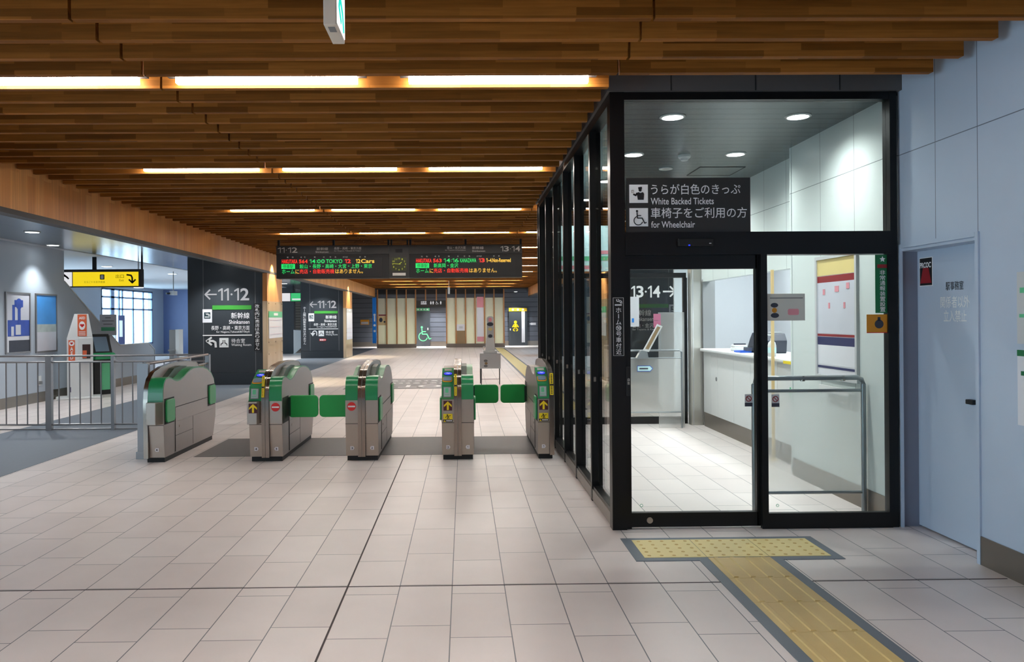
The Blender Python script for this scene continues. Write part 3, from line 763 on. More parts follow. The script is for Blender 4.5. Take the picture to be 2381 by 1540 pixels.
            m = MB(); m.rrect(A, w * .30, 0.07, w * .56, 0.12, 0.006, 0.028, 0.02); m.rect(A, w * .24, 0.045, w * .6, 0.05, 0.028, 0.02); obj('display_mark', m, M['mint'], root)
            # yellow strip on the chrome band
            FPb = FRONT(Y(-0.058))
            bx0, bx1 = bands[0]
            yp_ = Pl((0, Y(-0.05), 0.70), (1, 0, 0), Vector((0, 0.045, 0.24)).normalized())
            m = MB(); m.rect(yp_, bx0 + 0.006, 0.0, bx1 - 0.006, 0.235, 0.024, 0.008); obj('yellow_label', m, M['yellow'], root)
            m = MB(); m.rect(yp_, bx0 + 0.006, 0.098, bx1 - 0.006, 0.118, 0.0255, 0.02)
            for i in range(5): m.rect(yp_, bx0 + 0.015, 0.012 + i * 0.017, bx1 - 0.015, 0.021 + i * 0.017, 0.0255, 0.02)
            for i in range(6): m.rect(yp_, bx0 + 0.015, 0.126 + i * 0.017, bx1 - 0.015, 0.136 + i * 0.017, 0.0255, 0.02)
            obj('label_print', m, M['ink_k'], root)
        fy = Y(-0.041)
        if h.get('box'):
            bx = MB(); bx.prism([(x0 - 0.004, Y(-0.03)), (x0 + 0.004, Y(-0.13)), (x1 - 0.03, Y(-0.13)), (x1 - 0.008, Y(-0.03))] if side == 'L' else [(x0 + 0.008, Y(-0.03)), (x0 + 0.012, Y(-0.13)), (x1 - 0.05, Y(-0.13)), (x1 + 0.002, Y(-0.03))], Pl((0, 0, 0.42), (1, 0, 0), (0, 1, 0)), 0, 0.24)
            obj('flap_housing', bx, M['steel'], root, bevel=0.004); fy = Y(-0.13)
        F = FRONT(fy); cxh = (x0 + x1) / 2
        if h.get('arrow'):
            m = MB(); m.rect(F, cxh - 0.047, 0.54, cxh + 0.047, 0.645, 0.003); p = obj('arrow_sign', m, M['maroon'], root)
            m = MB(); m.rect(F, cxh - 0.011, 0.546, cxh + 0.011, 0.605, 0.005)
            m.prism([(cxh, 0.640), (cxh - 0.042, 0.600), (cxh - 0.042, 0.578), (cxh - 0.011, 0.605), (cxh + 0.011, 0.605), (cxh + 0.042, 0.578), (cxh + 0.042, 0.600)], F, 0, 0.005)
            obj('arrow', m, M['yellow'], p)
        if h.get('caution'):
            m = MB(); m.rect(F, cxh - 0.05, 0.445, cxh + 0.05, 0.505, 0.003); p = obj('caution_sticker', m, M['yellow'], root)
            m = MB(); m.rect(F, cxh - 0.05, 0.415, cxh + 0.05, 0.443, 0.003)
            m.disc(F, cxh - 0.006, 0.492, 0.007, 0.005, n=12)
            m.stroke(F, [(cxh - 0.004, 0.485), (cxh + 0.004, 0.470), (cxh - 0.006, 0.458), (cxh - 0.004, 0.447)], 0.008, 0.005)
            m.stroke(F, [(cxh + 0.004, 0.470), (cxh + 0.012, 0.458), (cxh + 0.008, 0.447)], 0.006, 0.005)
            m.stroke(F, [(cxh - 0.004, 0.483), (cxh + 0.014, 0.480), (cxh + 0.030, 0.488)], 0.006, 0.005)
            m.stroke(F, [(cxh - 0.004, 0.483), (cxh - 0.020, 0.474), (cxh - 0.024, 0.460)], 0.006, 0.005)
            obj('caution_figure', m, M['ink_k'], p)
            m = MB(); m.prism([(cxh - 0.047, 0.418), (cxh - 0.023, 0.418), (cxh - 0.035, 0.440)], F, 0, 0.005); obj('warning_triangle', m, M['yellow'], p)
            m = MB()
            for i in range(4): m.rect(F, cxh - 0.017 + i * 0.016, 0.424, cxh - 0.005 + i * 0.016, 0.436, 0.005)
            obj('caution_print', m, M['ink_w'], p)
        if h.get('stop'):
            m = MB(); m.disc(F, cxh, 0.594, 0.047, 0.003, n=32); p = obj('no_entry_sign', m, M['red'], root)
            m = MB(); m.rect(F, cxh - 0.038, 0.586, cxh + 0.038, 0.602, 0.005); obj('bar', m, M['ink_w'], p)
        q = 1 if side == 'R' else -1
        G = Pl((0, Y(-0.007), 0.12), (1, 0, 0), Vector((0, -0.035, 0.365)).normalized())
        m = MB(); m.prism([(cxh - 0.02, 0.0), (cxh + 0.012, 0.0), (cxh + 0.024, 0.02), (cxh + 0.012, 0.04), (cxh - 0.02, 0.04)] if side == 'L' else [(cxh + 0.02, 0.0), (cxh + 0.02, 0.04), (cxh - 0.012, 0.04), (cxh - 0.024, 0.02), (cxh - 0.012, 0.0)], G, 0, 0.008)
        p = obj('lane_number_plate', m, M['paper'], root)
        obj('lane_number', (MB().nums(G, '1', cxh - 0.006, 0.008, cxh + 0.004, 0.032, 0.010) if h['num'] == '1' else MB().text(G, h['num'], cxh - 0.012, 0.008, cxh + 0.01, 0.032, 0.010, 0.01)), M['ink_k'], p)
    return root
build_gate('single-width ticket gate at the left end, both flaps folded open, marked 4', -3.455, -3.245, None, dict(kind='plain', num='4', box=True))
build_gate('double ticket gate marked 4 and 3, card reader left and no entry sign right', -2.325, -1.97, dict(kind='reader', num='4', box=True, arrow=True), dict(kind='plain', num='3', stop=True, front=True))
build_gate('double ticket gate marked 3 and 2, green hoods on both halves, no entry sign', -1.287, -0.935, dict(kind='plain', num='3', stop=True, front=True), dict(kind='plain', num='2'))
build_gate('double ticket gate marked 2 and 1, card reader left, closed flap on its right', -0.245, 0.102, dict(kind='reader', num='2', arrow=True, caution=True), dict(kind='plain', num='1', back=True))
build_gate('single-width ticket gate marked 1 beside the black glass partition', 0.798, 0.972, dict(kind='reader', num='1', arrow=True, caution=True, back=True), None)

# ------------------------------------------------------------------ fence and guard rail left of the gates
YFN = 11.07
f = thing('steel_fence', 'brushed steel barrier fence with vertical bars left of the ticket gates', 'fence', (-6.4, YFN, 0))
for z, r in ((1.05, 0.014), (0.965, 0.012), (0.085, 0.013), (0.02, 0.010)):
    obj('rail', MB().tube([(-9.0, YFN, z), (-3.62, YFN, z)], r), M['fence'], f, smooth=True)
for x in (-8.45, -7.6, -6.72, -5.84, -4.945, -4.06):
    obj('post', MB().box(x - 0.04 if x == -5.84 else x - 0.022, x + 0.04 if x == -5.84 else x + 0.022, YFN - 0.03, YFN + 0.03, 0, 1.045), M['fence'], f)
xb = -8.95
while xb < -3.7:
    if all(abs(xb - p) > 0.05 for p in (-8.45, -7.6, -6.72, -5.84, -4.945, -4.06)):
        obj('bar', MB().tube([(xb, YFN, 0.085), (xb, YFN, 0.965)], 0.010, 6), M['fence'], f)
    xb += 0.1475
g = thing('guard_rail', 'steel guard rail with end plate running back beside the leftmost gate', 'railing', (-3.6, 8.8, 0))
obj('end_plate', MB().box(-3.64, -3.52, 8.74, 8.80, 0, 1.06), M['fence'], g)
obj('foot', MB().box(-3.65, -3.51, 8.72, 8.82, 0, 0.08), M['fence'], g)
obj('rail', MB().tube([(-3.58, 8.8, 1.05), (-3.58, 10.95, 1.06)], 0.016), M['fence'], g, smooth=True)
obj('rail', MB().tube([(-3.58, 8.8, 0.93), (-3.58, 10.95, 0.94)], 0.012), M['fence'], g, smooth=True)
obj('post', MB().box(-3.61, -3.55, 10.93, 10.99, 0, 1.06), M['fence'], g)
obj('post', MB().box(-3.60, -3.56, 10.2, 10.24, 0, 1.05), M['fence'], g)
obj('clear_panel', MB().box(-3.585, -3.575, 8.8, 10.93, 0.1, 0.93), M['glass'], g)

# ------------------------------------------------------------------ departure board
YB = 15.6
def board_half(x0, x1, side, num, dest, dest_en, train, tnum, time, city, track, note, stops, xo, label):
    F = FRONT(YB)
    t = thing('departure_board', label, 'departure board', ((x0 + x1) / 2, YB, 2.355), 'departure boards')
    obj('case', MB().box(x0, x1, YB, YB + 0.28, 2.355, 2.835), M['black_m'], t)
    obj('header', MB().box(x0, x1, YB - 0.004, YB + 0.28, 2.837, 3.01), M['sign'], t)
    obj('screen', MB().box(x0 + 0.22, x1 - 0.14, YB - 0.006, YB, 2.40, 2.76), mat('board_screen', S(20, 20, 22), 0.5), t)
    for xh in (x0 + 0.02, (x0 + x1) / 2, x1 - 0.02): obj('hanger', MB().box(xh - 0.02, xh + 0.02, YB + 0.1, YB + 0.14, 3.01, 3.14), M['black_m'], t)
    F2 = FRONT(YB - 0.004)
    m = MB()
    if side == 'L':
        m.nums(F2, num, x0 + 0.03, 2.87, x0 + 0.42, 2.975, 0.003, 0.012)
        m.text(F2, '新幹線', x0 + 0.80, 2.915, x0 + 1.03, 2.975); m.text(F2, 'Shinkansen', x0 + 0.78, 2.865, x0 + 1.04, 2.900)
        m.text(F2, dest, x0 + 1.15, 2.925, x0 + 1.69, 2.978); m.text(F2, dest_en, x0 + 1.15, 2.885, x0 + 1.68, 2.912)
    else:
        m.nums(F2, num, x1 - 0.43, 2.87, x1 - 0.04, 2.975, 0.003, 0.012)
        m.text(F2, '新幹線', x1 - 1.0, 2.915, x1 - 0.77, 2.975); m.text(F2, 'Shinkansen', x1 - 1.0, 2.865, x1 - 0.74, 2.900)
        m.text(F2, dest, x1 - 1.50, 2.925, x1 - 1.13, 2.978); m.text(F2, dest_en, x1 - 1.54, 2.885, x1 - 1.13, 2.912)
    obj('header_lettering', m, M['ink_g'], t)
    F3 = FRONT(YB - 0.006)
    m = MB()
    for s, a, b in (('種', .21, .24), ('別', .31, .34), ('番', .48, .51), ('号', .55, .58), ('時', .75, .78), ('分', .93, .96), ('行', 1.06, 1.09), ('先', 1.16, 1.19), ('のりば', 1.32, 1.42), ('記', 1.65, 1.68), ('事', 1.75, 1.78)):
        m.text(F3, s, x0 + xo + a, 2.765, x0 + xo + b, 2.792)
    obj('column_lettering', m, M['ink_w'], t)
    class Led:
        def __init__(s, name, m): s.nm = name; s.mt = m
        def __getattr__(s, k):
            def go(*a, **kw): b = MB(); getattr(b, k)(*a, **kw); obj(s.nm, b, s.mt, t)
            return go
    r = Led('red_lettering', M['led_r']); gm = Led('green_lettering', M['led_g']); ym = Led('amber_lettering', M['led_y'])
    X_ = lambda a: x0 + xo + a
    r.text(F3, 'HAKUTAKA', X_(.11), 2.655, X_(.42), 2.735, bold=0.022)
    r.nums(F3, tnum, X_(.45), 2.658, X_(.62), 2.732, bold=0.03)
    gm.nums(F3, time, X_(.66), 2.655, X_(.96), 2.735, bold=0.012)
    gm.text(F3, city, X_(.99), 2.655, X_(1.31), 2.735, bold=0.012)
    r.nums(F3, track, X_(1.36), 2.655, X_(1.48), 2.735, 0.003, 0.03, 0.17)
    ym.nums(F3, note[0][:note[3]], X_(note[1]), 2.655, X_(note[4]), 2.735, 0.003, 0.02)
    ym.text(F3, note[0][note[3]:], X_(note[4] + .012), 2.655, X_(note[2]), 2.735, bold=0.02)
    gm.rect(F3, X_(.10), 2.548, X_(.37), 2.644, 0.003)
    gm.text(F3, stops[0], X_(.46), 2.553, X_(stops[1]), 2.640, bold=0.01)
    gm.text(F3, 'ホーム', X_(.11), 2.450, X_(.36), 2.538, bold=0.008)
    ym.text(F3, 'に', X_(.38), 2.450, X_(.45), 2.535, bold=0.01)
    r.text(F3, '売店・自動販売機', X_(.46), 2.450, X_(1.15), 2.540, bold=0.02)
    ym.text(F3, 'はありません。', X_(1.17), 2.450, X_(1.72), 2.538, bold=0.012)
    obj('stop_lettering', MB().text(FRONT(YB - 0.009), '停車駅', X_(.13), 2.558, X_(.34), 2.634, 0.002, 0.01), mat('dark_led', S(10, 90, 40), 0.5), t)
    return t
board_half(-3.72, -1.48, 'L', '11·12', '長野・高崎・東京方面', 'for Nagano, Takasaki & Tokyo', None, '564', '14:00', 'TOKYO', '12', ('12Cars', 1.58, 1.95, 2, 1.67), ('飯山・長野・高崎・大宮・上野・東京', 1.90), 0.0, 'hanging departure board for platforms 11 and 12, Tokyo train at 14:00')
board_half(-1.08, 1.18, 'R', '13·14', '富山・金沢方面', 'for Toyama & Kanazawa', None, '563', '14:16', 'KANAZAWA', '13', ('1~4.Non-Reserved', 1.51, 2.0, 1, 1.535), ('新高岡・金沢', 0.95), 0.03, 'hanging departure board for platforms 13 and 14, Kanazawa train at 14:16')
t = thing('hanging_clock', 'dark clock panel with yellow-green dial between the two departure boards', 'clock', (-1.28, YB, 2.355))
obj('case', MB().box(-1.478, -1.082, YB + 0.004, YB + 0.26, 2.355, 3.01), M['sign'], t)
F = FRONT(YB + 0.004); cxk, czk = -1.28, 2.63
dl = MB(); dl.rrect(F, cxk - 0.15, czk - 0.135, cxk + 0.15, czk + 0.135, 0.02, 0.003); obj('dial', dl, mat('clock_dial', S(52, 56, 32), 0.4), t)
m = MB()
for i in range(1, 13):
    a = math.radians(90 - 30 * i); q = FRONT(YB + 0.001)
    px, pz = cxk + 0.125 * math.cos(a), czk + 0.112 * math.sin(a)
    m.text(q, str(i), px - (0.02 if i > 9 else 0.011), pz - 0.016, px + (0.02 if i > 9 else 0.011), pz + 0.016, 0.002, 0.01)
obj('numerals', m, M['clock_ink'], t)
a = math.radians(90 - 30 * (1 + 46 / 60)); b = math.radians(90 - 6 * 46)
obj('hour_hand', MB().stroke(FRONT(YB + 0.001), [(cxk, czk), (cxk + 0.065 * math.cos(a), czk + 0.065 * math.sin(a))], 0.012, 0.004), M['clock_ink'], t)
obj('minute_hand', MB().stroke(FRONT(YB + 0.001), [(cxk - 0.03 * math.cos(b), czk - 0.03 * math.sin(b)), (cxk + 0.115 * math.cos(b), czk + 0.115 * math.sin(b))], 0.009, 0.006), M['clock_ink'], t)
obj('sensor_window', MB().rect(F, cxk - 0.07, 2.86, cxk + 0.07, 2.93, 0.006), M['black_m'], t)
obj('maker_plate', MB().rect(F, cxk - 0.13, 2.40, cxk + 0.13, 2.455, 0.004), M['ink_g'], t)
for xh in (-1.44, -1.12): obj('hanger', MB().box(xh - 0.015, xh + 0.015, YB + 0.1, YB + 0.13, 3.01, 3.14), M['black_m'], t)

# ------------------------------------------------------------------ lettering on the dark sign walls
def wall_sign(y, label, num, mirror=False, tag_red=False, dx=0.0, dz=0.0, uturn=False):
    t = thing('platform_sign', label, 'sign', (-5.6 + dx if not mirror else 4.4, y - 0.01, 0.9), 'platform signs on the dark walls')
    pl = FRONT(y)
    k = dx
    A = lambda a: a + k if not mirror else -0.0 + (4.43 - (-5.55 - a) * 1.0 if False else a)
    B = lambda b: b + dz
    if not mirror:
        m = MB(); pict_arrow(m, pl, A(-5.97), B(2.145), 0.27, 0.006, right=False); obj('arrow', m, M['sign_num'], t)
        obj('platform_numerals', MB().nums(pl, num, A(-5.80), B(2.0), A(-5.07), B(2.29), 0.006, 0.022), M['sign_num'], t)
        obj('green_stripe', MB().rect(pl, A(-5.94), B(1.785), A(-5.02), B(1.885), 0.005), M['bar_green'], t)
        m = MB(); m.rect(pl, A(-6.17), B(1.48), A(-5.95), B(1.795), 0.005); p = obj('smoking_notice', m, M['paper'], t)
        m = MB(); m.rect(pl, A(-6.135), B(1.575), A(-5.985), B(1.725), 0.007); q = obj('notice_panel', m, mat('notice_dark', S(40, 60, 66), 0.5), p)
        m = MB(); pict_smoke(m, pl, A(-6.13), B(1.585), 0.14, 0.009); obj('cigarette_symbol', m, M['ink_w'], p)
        m = MB()
        m.text(pl, '新幹線', A(-5.50), B(1.57), A(-5.065), B(1.715), 0.006, 0.015); m.text(pl, 'Shinkansen', A(-5.55), B(1.445), A(-5.065), B(1.54), 0.006, 0.012)
        m.text(pl, '長野・高崎・東京方面', A(-5.97), B(1.30), A(-5.065), B(1.405), 0.006, 0.012); m.text(pl, 'for Nagano,Takasaki&Tōkyō', A(-5.85), B(1.225), A(-5.065), B(1.285), 0.006, 0.01)
        m.text(pl, '待合室', A(-5.50), B(0.995), A(-5.175), B(1.10), 0.006, 0.015); m.text(pl, 'Waiting Room', A(-5.50), B(0.905), A(-5.03), B(0.98), 0.006, 0.01)
        obj('lettering', m, M['ink_w'], t)
        obj('rule', MB().rect(pl, A(-6.17), B(1.165), A(-5.01), B(1.19), 0.005), M['ink_w'], t)
        m = MB()
        if uturn:
            m.ring(pl, A(-5.93), B(1.02), 0.06, 0.10, -10, 190, 0.006, n=14); m.rect(pl, A(-5.87), B(0.92), A(-5.83), B(1.02), 0.006)
            m.prism([(A(-6.10), B(1.02)), (A(-6.01), B(0.89)), (A(-5.90), B(1.02))], pl, 0, 0.006)
        else:
            m.stroke(pl, [(A(-6.06), B(1.045)), (A(-5.93), B(1.045)), (A(-5.875), B(1.01)), (A(-5.865), B(0.89))], 0.05, 0.006)
            m.stroke(pl, [(A(-5.96), B(1.13)), (A(-6.08), B(1.045)), (A(-5.96), B(0.95))], 0.045, 0.006)
        obj('turn_arrow', m, M['ink_w'], t)
        m = MB(); m.rect(pl, A(-5.78), B(0.89), A(-5.565), B(1.115), 0.005); p = obj('waiting_symbol', m, M['ink_w'], t)
        m = MB(); pict_seats(m, pl, A(-5.775), B(0.90), 0.205, 0.007); obj('seated_figures', m, M['ink_k'], p)
        if tag_red:
            m = MB(); m.prism([(A(-5.75), B(0.70)), (A(-5.52), B(0.70)), (A(-5.46), B(0.745)), (A(-5.52), B(0.79)), (A(-5.75), B(0.79))], pl, 0, 0.006); p = obj('red_tag', m, M['red'], t)
            m = MB(); m.disc(pl, A(-5.53), B(0.745), 0.025, 0.009, n=12); m.rect(pl, A(-5.73), B(0.72), A(-5.66), B(0.77), 0.009); m.rect(pl, A(-5.65), B(0.72), A(-5.58), B(0.77), 0.009); obj('tag_mark', m, M['ink_w'], p)
    return t
wall_sign(18.546, 'large white platform 11-12 lettering with left arrow on the near dark wall', '11·12')
wall_sign(30.896, 'smaller looking platform 11-12 lettering on the dark wall farther back', '11·12', tag_red=True, dx=0.05, dz=-0.02, uturn=True)
def strip_sign(name, label, pl, s, a0, b0, a1, b1, face, frame, bold=0.015):
    t = thing(name, label, 'sign', tuple(pl.p((a0 + a1) / 2, b0, 0.0)))
    obj('plate', MB().rect(pl, a0, b0, a1, b1, 0.008), face, t)
    w = a1 - a0
    obj('lettering', MB().vtext(pl, s, a0 + w * .2, b0 + 0.02, a1 - w * .2, b1 - 0.02, 0.010, bold), M['ink_w'], t)
    if frame:
        m = MB()
        for r_ in ((a0, b0, a1, b0 + w * .04), (a0, b1 - w * .04, a1, b1), (a0, b0, a0 + w * .04, b1), (a1 - w * .04, b0, a1, b1)): m.rect(pl, *r_, 0.011)
        obj('border', m, frame, t)
    return t
strip_sign('vertical_sign', 'narrow vertical black notice at the right edge of the near dark sign wall', FRONT(18.546), '改札内に売店はありません', -4.965, 0.80, -4.80, 1.93, M['black_m'], M['dark_panel'])
strip_sign('vertical_sign', 'narrow vertical white lettering at the left edge of the far dark sign wall', FRONT(30.896), 'ホーム階に自動販売機はありません', -6.36, 0.52, -6.19, 2.06, M['dark_panel'], None, 0.03)

# right-hand sign wall, seen through the ticket office glass
pl = FRONT(18.546)
t = thing('platform_sign', 'white platform 13-14 lettering with right arrow seen through the office glass', 'sign', (4.4, 18.536, 0.9), 'platform signs on the dark walls')
obj('platform_numerals', MB().nums(pl, '13·14', 4.0, 2.0, 4.69, 2.28, 0.006, 0.022), M['sign_num_w'], t)
m = MB(); pict_arrow(m, pl, 4.90, 2.14, 0.29, 0.006); obj('arrow', m, M['sign_num_w'], t)
obj('green_stripe', MB().rect(pl, 4.0, 1.755, 4.88, 1.845, 0.005), M['bar_green'], t)
m = MB(); m.text(pl, '新幹線', 4.02, 1.56, 4.47, 1.71, 0.006, 0.015); m.text(pl, 'Shinkansen', 4.02, 1.44, 4.53, 1.54, 0.006, 0.01)
m.text(pl, '富山・金沢方面', 4.02, 1.28, 4.72, 1.39, 0.006, 0.012); m.text(pl, 'for Toyama & Kanazawa', 4.02, 1.205, 4.72, 1.265, 0.006, 0.008)
obj('lettering', m, M['ink_w'], t)
m = MB(); m.rect(pl, 4.90, 1.58, 5.11, 1.83, 0.005); p = obj('smoking_notice', m, M['paper'], t)
m = MB(); m.rect(pl, 4.935, 1.65, 5.075, 1.79, 0.007); obj('notice_panel', m, mat('notice_dark2', S(40, 60, 66), 0.5), p)
m = MB(); pict_smoke(m, pl, 4.94, 1.655, 0.13, 0.009); obj('cigarette_symbol', m, M['ink_w'], p)

# timetables on the wood columns
def timetable(pl, a0, a1, b0, b1, label, green=True):
    t = thing('timetable', label, 'poster', tuple(pl.p((a0 + a1) / 2, b0, 0.01)), 'timetables on the wood columns')
    obj('sheet', MB().rect(pl, a0, b0, a1, b1 - 0.15, 0.012, 0.0), M['paper'], t)
    obj('green_header', MB().rect(pl, a0, b1 - 0.148, a1, b1, 0.012, 0.0), M['mint'] if green else M['grey_l'], t)
    m = MB(); m.rect(pl, a0 + (a1 - a0) * .35, b1 - .1, a0 + (a1 - a0) * .65, b1 - .04, 0.014); obj('header_mark', m, M['ink_w'], t)
    m = MB()
    for i in range(3): m.rect(pl, a0 + .1, b0 + .1 + i * .17, a1 - .1, b0 + .104 + i * .17, 0.014)
    obj('table_rule', m, M['pink'], t)
PLc = LEFTW(XB + 0.013)
timetable(PLc, 18.62, 19.98, 1.09, 1.74, 'timetable with green header on the near left wood column')
timetable(PLc, 30.98, 32.5, 0.72, 1.95, 'tall pale timetable on the far left wood column', False)
timetable(RIGHTW(3.41), -19.98, -18.62, 1.09, 1.80, 'timetable with green header on the right wood column, seen through glass')

# ------------------------------------------------------------------ things along the left
def poster(label, pl, a0, a1, b0, b1, bands, frame='fence'):
    t = thing('wall_poster', label, 'poster', tuple(pl.p((a0 + a1) / 2, b0, 0.0)), None)
    m = MB()
    for r_ in ((a0 - .03, b0 - .03, a1 + .03, b0), (a0 - .03, b1, a1 + .03, b1 + .03), (a0 - .03, b0, a0, b1), (a1, b0, a1 + .03, b1)): m.rect(pl, *r_, 0.025)
    obj('frame', m, M[frame], t)
    obj('backing', MB().rect(pl, a0, b0, a1, b1, 0.012), M['paper'], t)
    for (nm, u0, v0, u1, v1, mt) in bands:
        L, H = a1 - a0, b1 - b0
        obj(nm, MB().rect(pl, a0 + u0 * L, b0 + v0 * H, a0 + u1 * L, b0 + v1 * H, 0.014, 0.012), M[mt], t)
    return t
PW = LEFTW(-8.1)
poster('framed poster with blue tower picture on the left wall', PW, 13.92, 14.65, 0.99, 2.04, [('pale_sky', 0, .55, 1, 1, 'photo_snow'), ('blue_block', .05, .27, 1, .548, 'photo_blue'), ('dark_foreground', .1, 0, 1, .20, 'photo_dark')])
for q in bpy.data.objects:
    if q.name.startswith('pale_sky') and q.parent: pt = q.parent
m = MB(); m.rect(PW, 14.10, 1.55, 14.18, 1.84, 0.016); m.rect(PW, 14.27, 1.5, 14.36, 1.84, 0.016); m.rect(PW, 14.17, 1.80, 14.44, 1.93, 0.016); m.disc(PW, 14.31, 1.86, 0.10, 0.017)
obj('blue_tower', m, M['photo_blue'], pt)
m = MB(); m.rect(PW, 14.06, 1.28, 14.14, 1.45, 0.017); m.rect(PW, 14.2, 1.3, 14.36, 1.48, 0.017); obj('pale_patch', m, M['photo_snow'], pt)
poster('framed poster with blue sky and pale beach on the left wall', PW, 14.89, 15.60, 0.97, 2.04, [('sky', 0, .48, 1, 1, 'photo_sky'), ('horizon', 0, .34, 1, .48, 'photo_land'), ('pale_ground', 0, 0, 1, .34, 'photo_snow')])

ax, ay = -7.58, 15.5
t = thing('defibrillator_stand', 'white AED stand with orange heart labels behind the steel fence', 'AED stand', (ax, ay, 0))
obj('foot_plate', MB().box(-8.0, -7.18, 15.42, 15.98, 0, 0.04), M['white'], t, bevel=0.008)
obj('column', MB().prism([(-7.80, 15.55), (-7.60, 15.48), (-7.34, 15.55), (-7.34, 15.86), (-7.80, 15.86)], Pl((0, 0, 0.04), (1, 0, 0), (0, 1, 0)), 0, 1.16), M['white'], t)
obj('top_board', MB().prism([(-7.80, 1.20), (-7.34, 1.20), (-7.42, 1.68), (-7.665, 1.68)], FRONT(15.6), 0.05, -0.1), M['white'], t)
obj('cabinet', MB().box(-7.59, -7.34, 15.44, 15.56, 0.72, 1.21), M['white'], t, bevel=0.006)
obj('cabinet_window', MB().box(-7.53, -7.39, 15.435, 15.45, 0.80, 1.08), mat('aed_window', S(60, 40, 36), 0.2), t)
obj('orange_case', MB().box(-7.525, -7.455, 15.432, 15.44, 0.81, 0.96), M['orange'], t)
F = FRONT(15.548)
m = MB(); m.rect(F, -7.61, 1.24, -7.45, 1.67, 0.004); p = obj('orange_label', m, M['orange'], t)
m = MB(); m.disc(F, -7.53, 1.45, 0.055, 0.006, 0.085); m.text(F, 'AED', -7.585, 1.575, -7.475, 1.625, 0.006, 0.03)
for i in range(3): m.rect(F, -7.59, 1.26 + i * .03, -7.47, 1.272 + i * .03, 0.006)
obj('label_lettering', m, M['ink_w'], p)
def heart(mb, pl, a, b, s, d):
    mb.disc(pl, a - s * .25, b + s * .15, s * .28, d, n=14); mb.disc(pl, a + s * .25, b + s * .15, s * .28, d, n=14)
    mb.prism([(a - s * .5, b + s * .05), (a, b - s * .5), (a + s * .5, b + s * .05), (a, b + s * .25)], pl, 0, d)
m = MB(); heart(m, F, -7.53, 1.45, 0.075, 0.008); obj('heart', m, M['red'], p)
Q = Pl((-7.80, 15.55, 0), (0.944, -0.33, 0), (0, 0, 1))
m = MB(); m.rect(Q, 0.03, 0.76, 0.15, 1.165, 0.004); p = obj('orange_label', m, M['orange'], t)
m = MB(); m.disc(Q, 0.09, 1.10, 0.05, 0.006); m.text(Q, 'A\nE\nD', 0.06, 0.785, 0.12, 1.03, 0.006, 0.03); obj('label_lettering', m, M['ink_w'], p)
m = MB(); heart(m, Q, 0.09, 1.10, 0.05, 0.008); obj('heart', m, M['red'], p)
obj('blue_print', MB().rect(Q, 0.04, 0.14, 0.07, 0.24, 0.004), M['navy'], t)

_rot = Matrix.Rotation(math.radians(27), 3, 'Z')
def spin(o):
    for ch in o.children:
        for v in ch.data.vertices: v.co = _rot @ v.co
        spin(ch)
spin(t)
mx_, my_ = -7.70, 16.55
t = thing('ticket_machine', 'green and black touch screen machine behind the white AED stand', 'machine', (mx_, my_, 0))
V = Matrix.Rotation(math.radians(52), 3, 'Z')
def mrot(mb):
    for i, v in enumerate(mb.v):
        q = V @ Vector((v.x, v.y, 0)); mb.v[i] = Vector((q.x + mx_, q.y + my_, v.z))
    return mb
obj('plinth', mrot(MB().box(-0.2, 0.26, -0.2, 0.28, 0, 0.06)), M['black_m'], t)
obj('cabinet', mrot(MB().box(-0.22, 0.25, -0.14, 0.26, 0.06, 0.86)), mat('machine_green', S(16, 120, 66), 0.35), t, bevel=0.02)
obj('front_panel', mrot(MB().box(-0.2, 0.22, -0.22, -0.13, 0.06, 0.74)), M['black_m'], t)
obj('green_panel', mrot(MB().box(-0.05, 0.13, -0.228, -0.218, 0.1, 0.66)), M['mint'], t)
obj('console', mrot(MB().side([(-0.26, 0.74), (-0.29, 0.82), (-0.18, 0.87), (0.05, 0.87), (0.05, 0.74)], -0.2, 0.24)), mat('console_green', S(30, 160, 96), 0.3), t)
obj('screen_head', mrot(MB().side([(-0.16, 0.87), (0.0, 1.26), (0.16, 1.26), (0.22, 0.87)], -0.21, 0.22)), M['black_m'], t)
obj('touch_screen', mrot(MB().prism([(-0.13, 0.03), (0.16, 0.03), (0.16, 0.36), (-0.13, 0.36)], Pl((0, -0.16, 0.87), (1, 0, 0), Vector((0, 0.16, 0.39)).normalized()), 0, 0.006)), M['screen'], t)
t = thing('notice_stand', 'white notice board on a stand just behind the green machine', 'sign', (-7.85, 17.35, 0))
obj('pole', MB().tube([(-7.85, 17.38, 0), (-7.85, 17.38, 1.3)], 0.02), M['grey_m'], t)
obj('board', MB().box(-8.03, -7.67, 17.34, 17.36, 1.22, 1.68), M['paper'], t)
m = MB(); m.rect(FRONT(17.34), -8.0, 1.32, -7.70, 1.40, 0.003); obj('green_bar', m, M['mint'], t)
m = MB()
for i, w_ in enumerate((.2, .26, .12)): m.rect(FRONT(17.34), -7.85 - w_ / 2, 1.46 + i * .07, -7.85 + w_ / 2, 1.475 + i * .07, 0.003)
obj('print', m, M['grey_m'], t)
t = thing('information_board', 'white board of small teal pictures in front of the tall window', 'sign', (-11.9, 26.5, 0))
obj('board', MB().box(-12.25, -11.75, 26.5, 26.56, 0.0, 1.75), M['white'], t)
for i in range(2):
    for j in range(2): obj('picture', MB().rect(FRONT(26.5), -12.22 + j * .23, 1.08 + i * .28, -12.02 + j * .23, 1.30 + i * .28, 0.006), M['picture'], t)
obj('heading', MB().rect(FRONT(26.5), -12.2, 1.64, -11.8, 1.72, 0.006), M['tan'], t)
t = thing('banner_stand', 'slim dark blue banner beside the picture board at the window', 'banner', (-11.45, 26.3, 0))
obj('banner', MB().box(-11.56, -11.36, 26.3, 26.33, 0.05, 1.72), M['navy'], t)
obj('white_field', MB().rect(FRONT(26.3), -11.53, 1.0, -11.42, 1.55, 0.004), M['ink_w'], t)
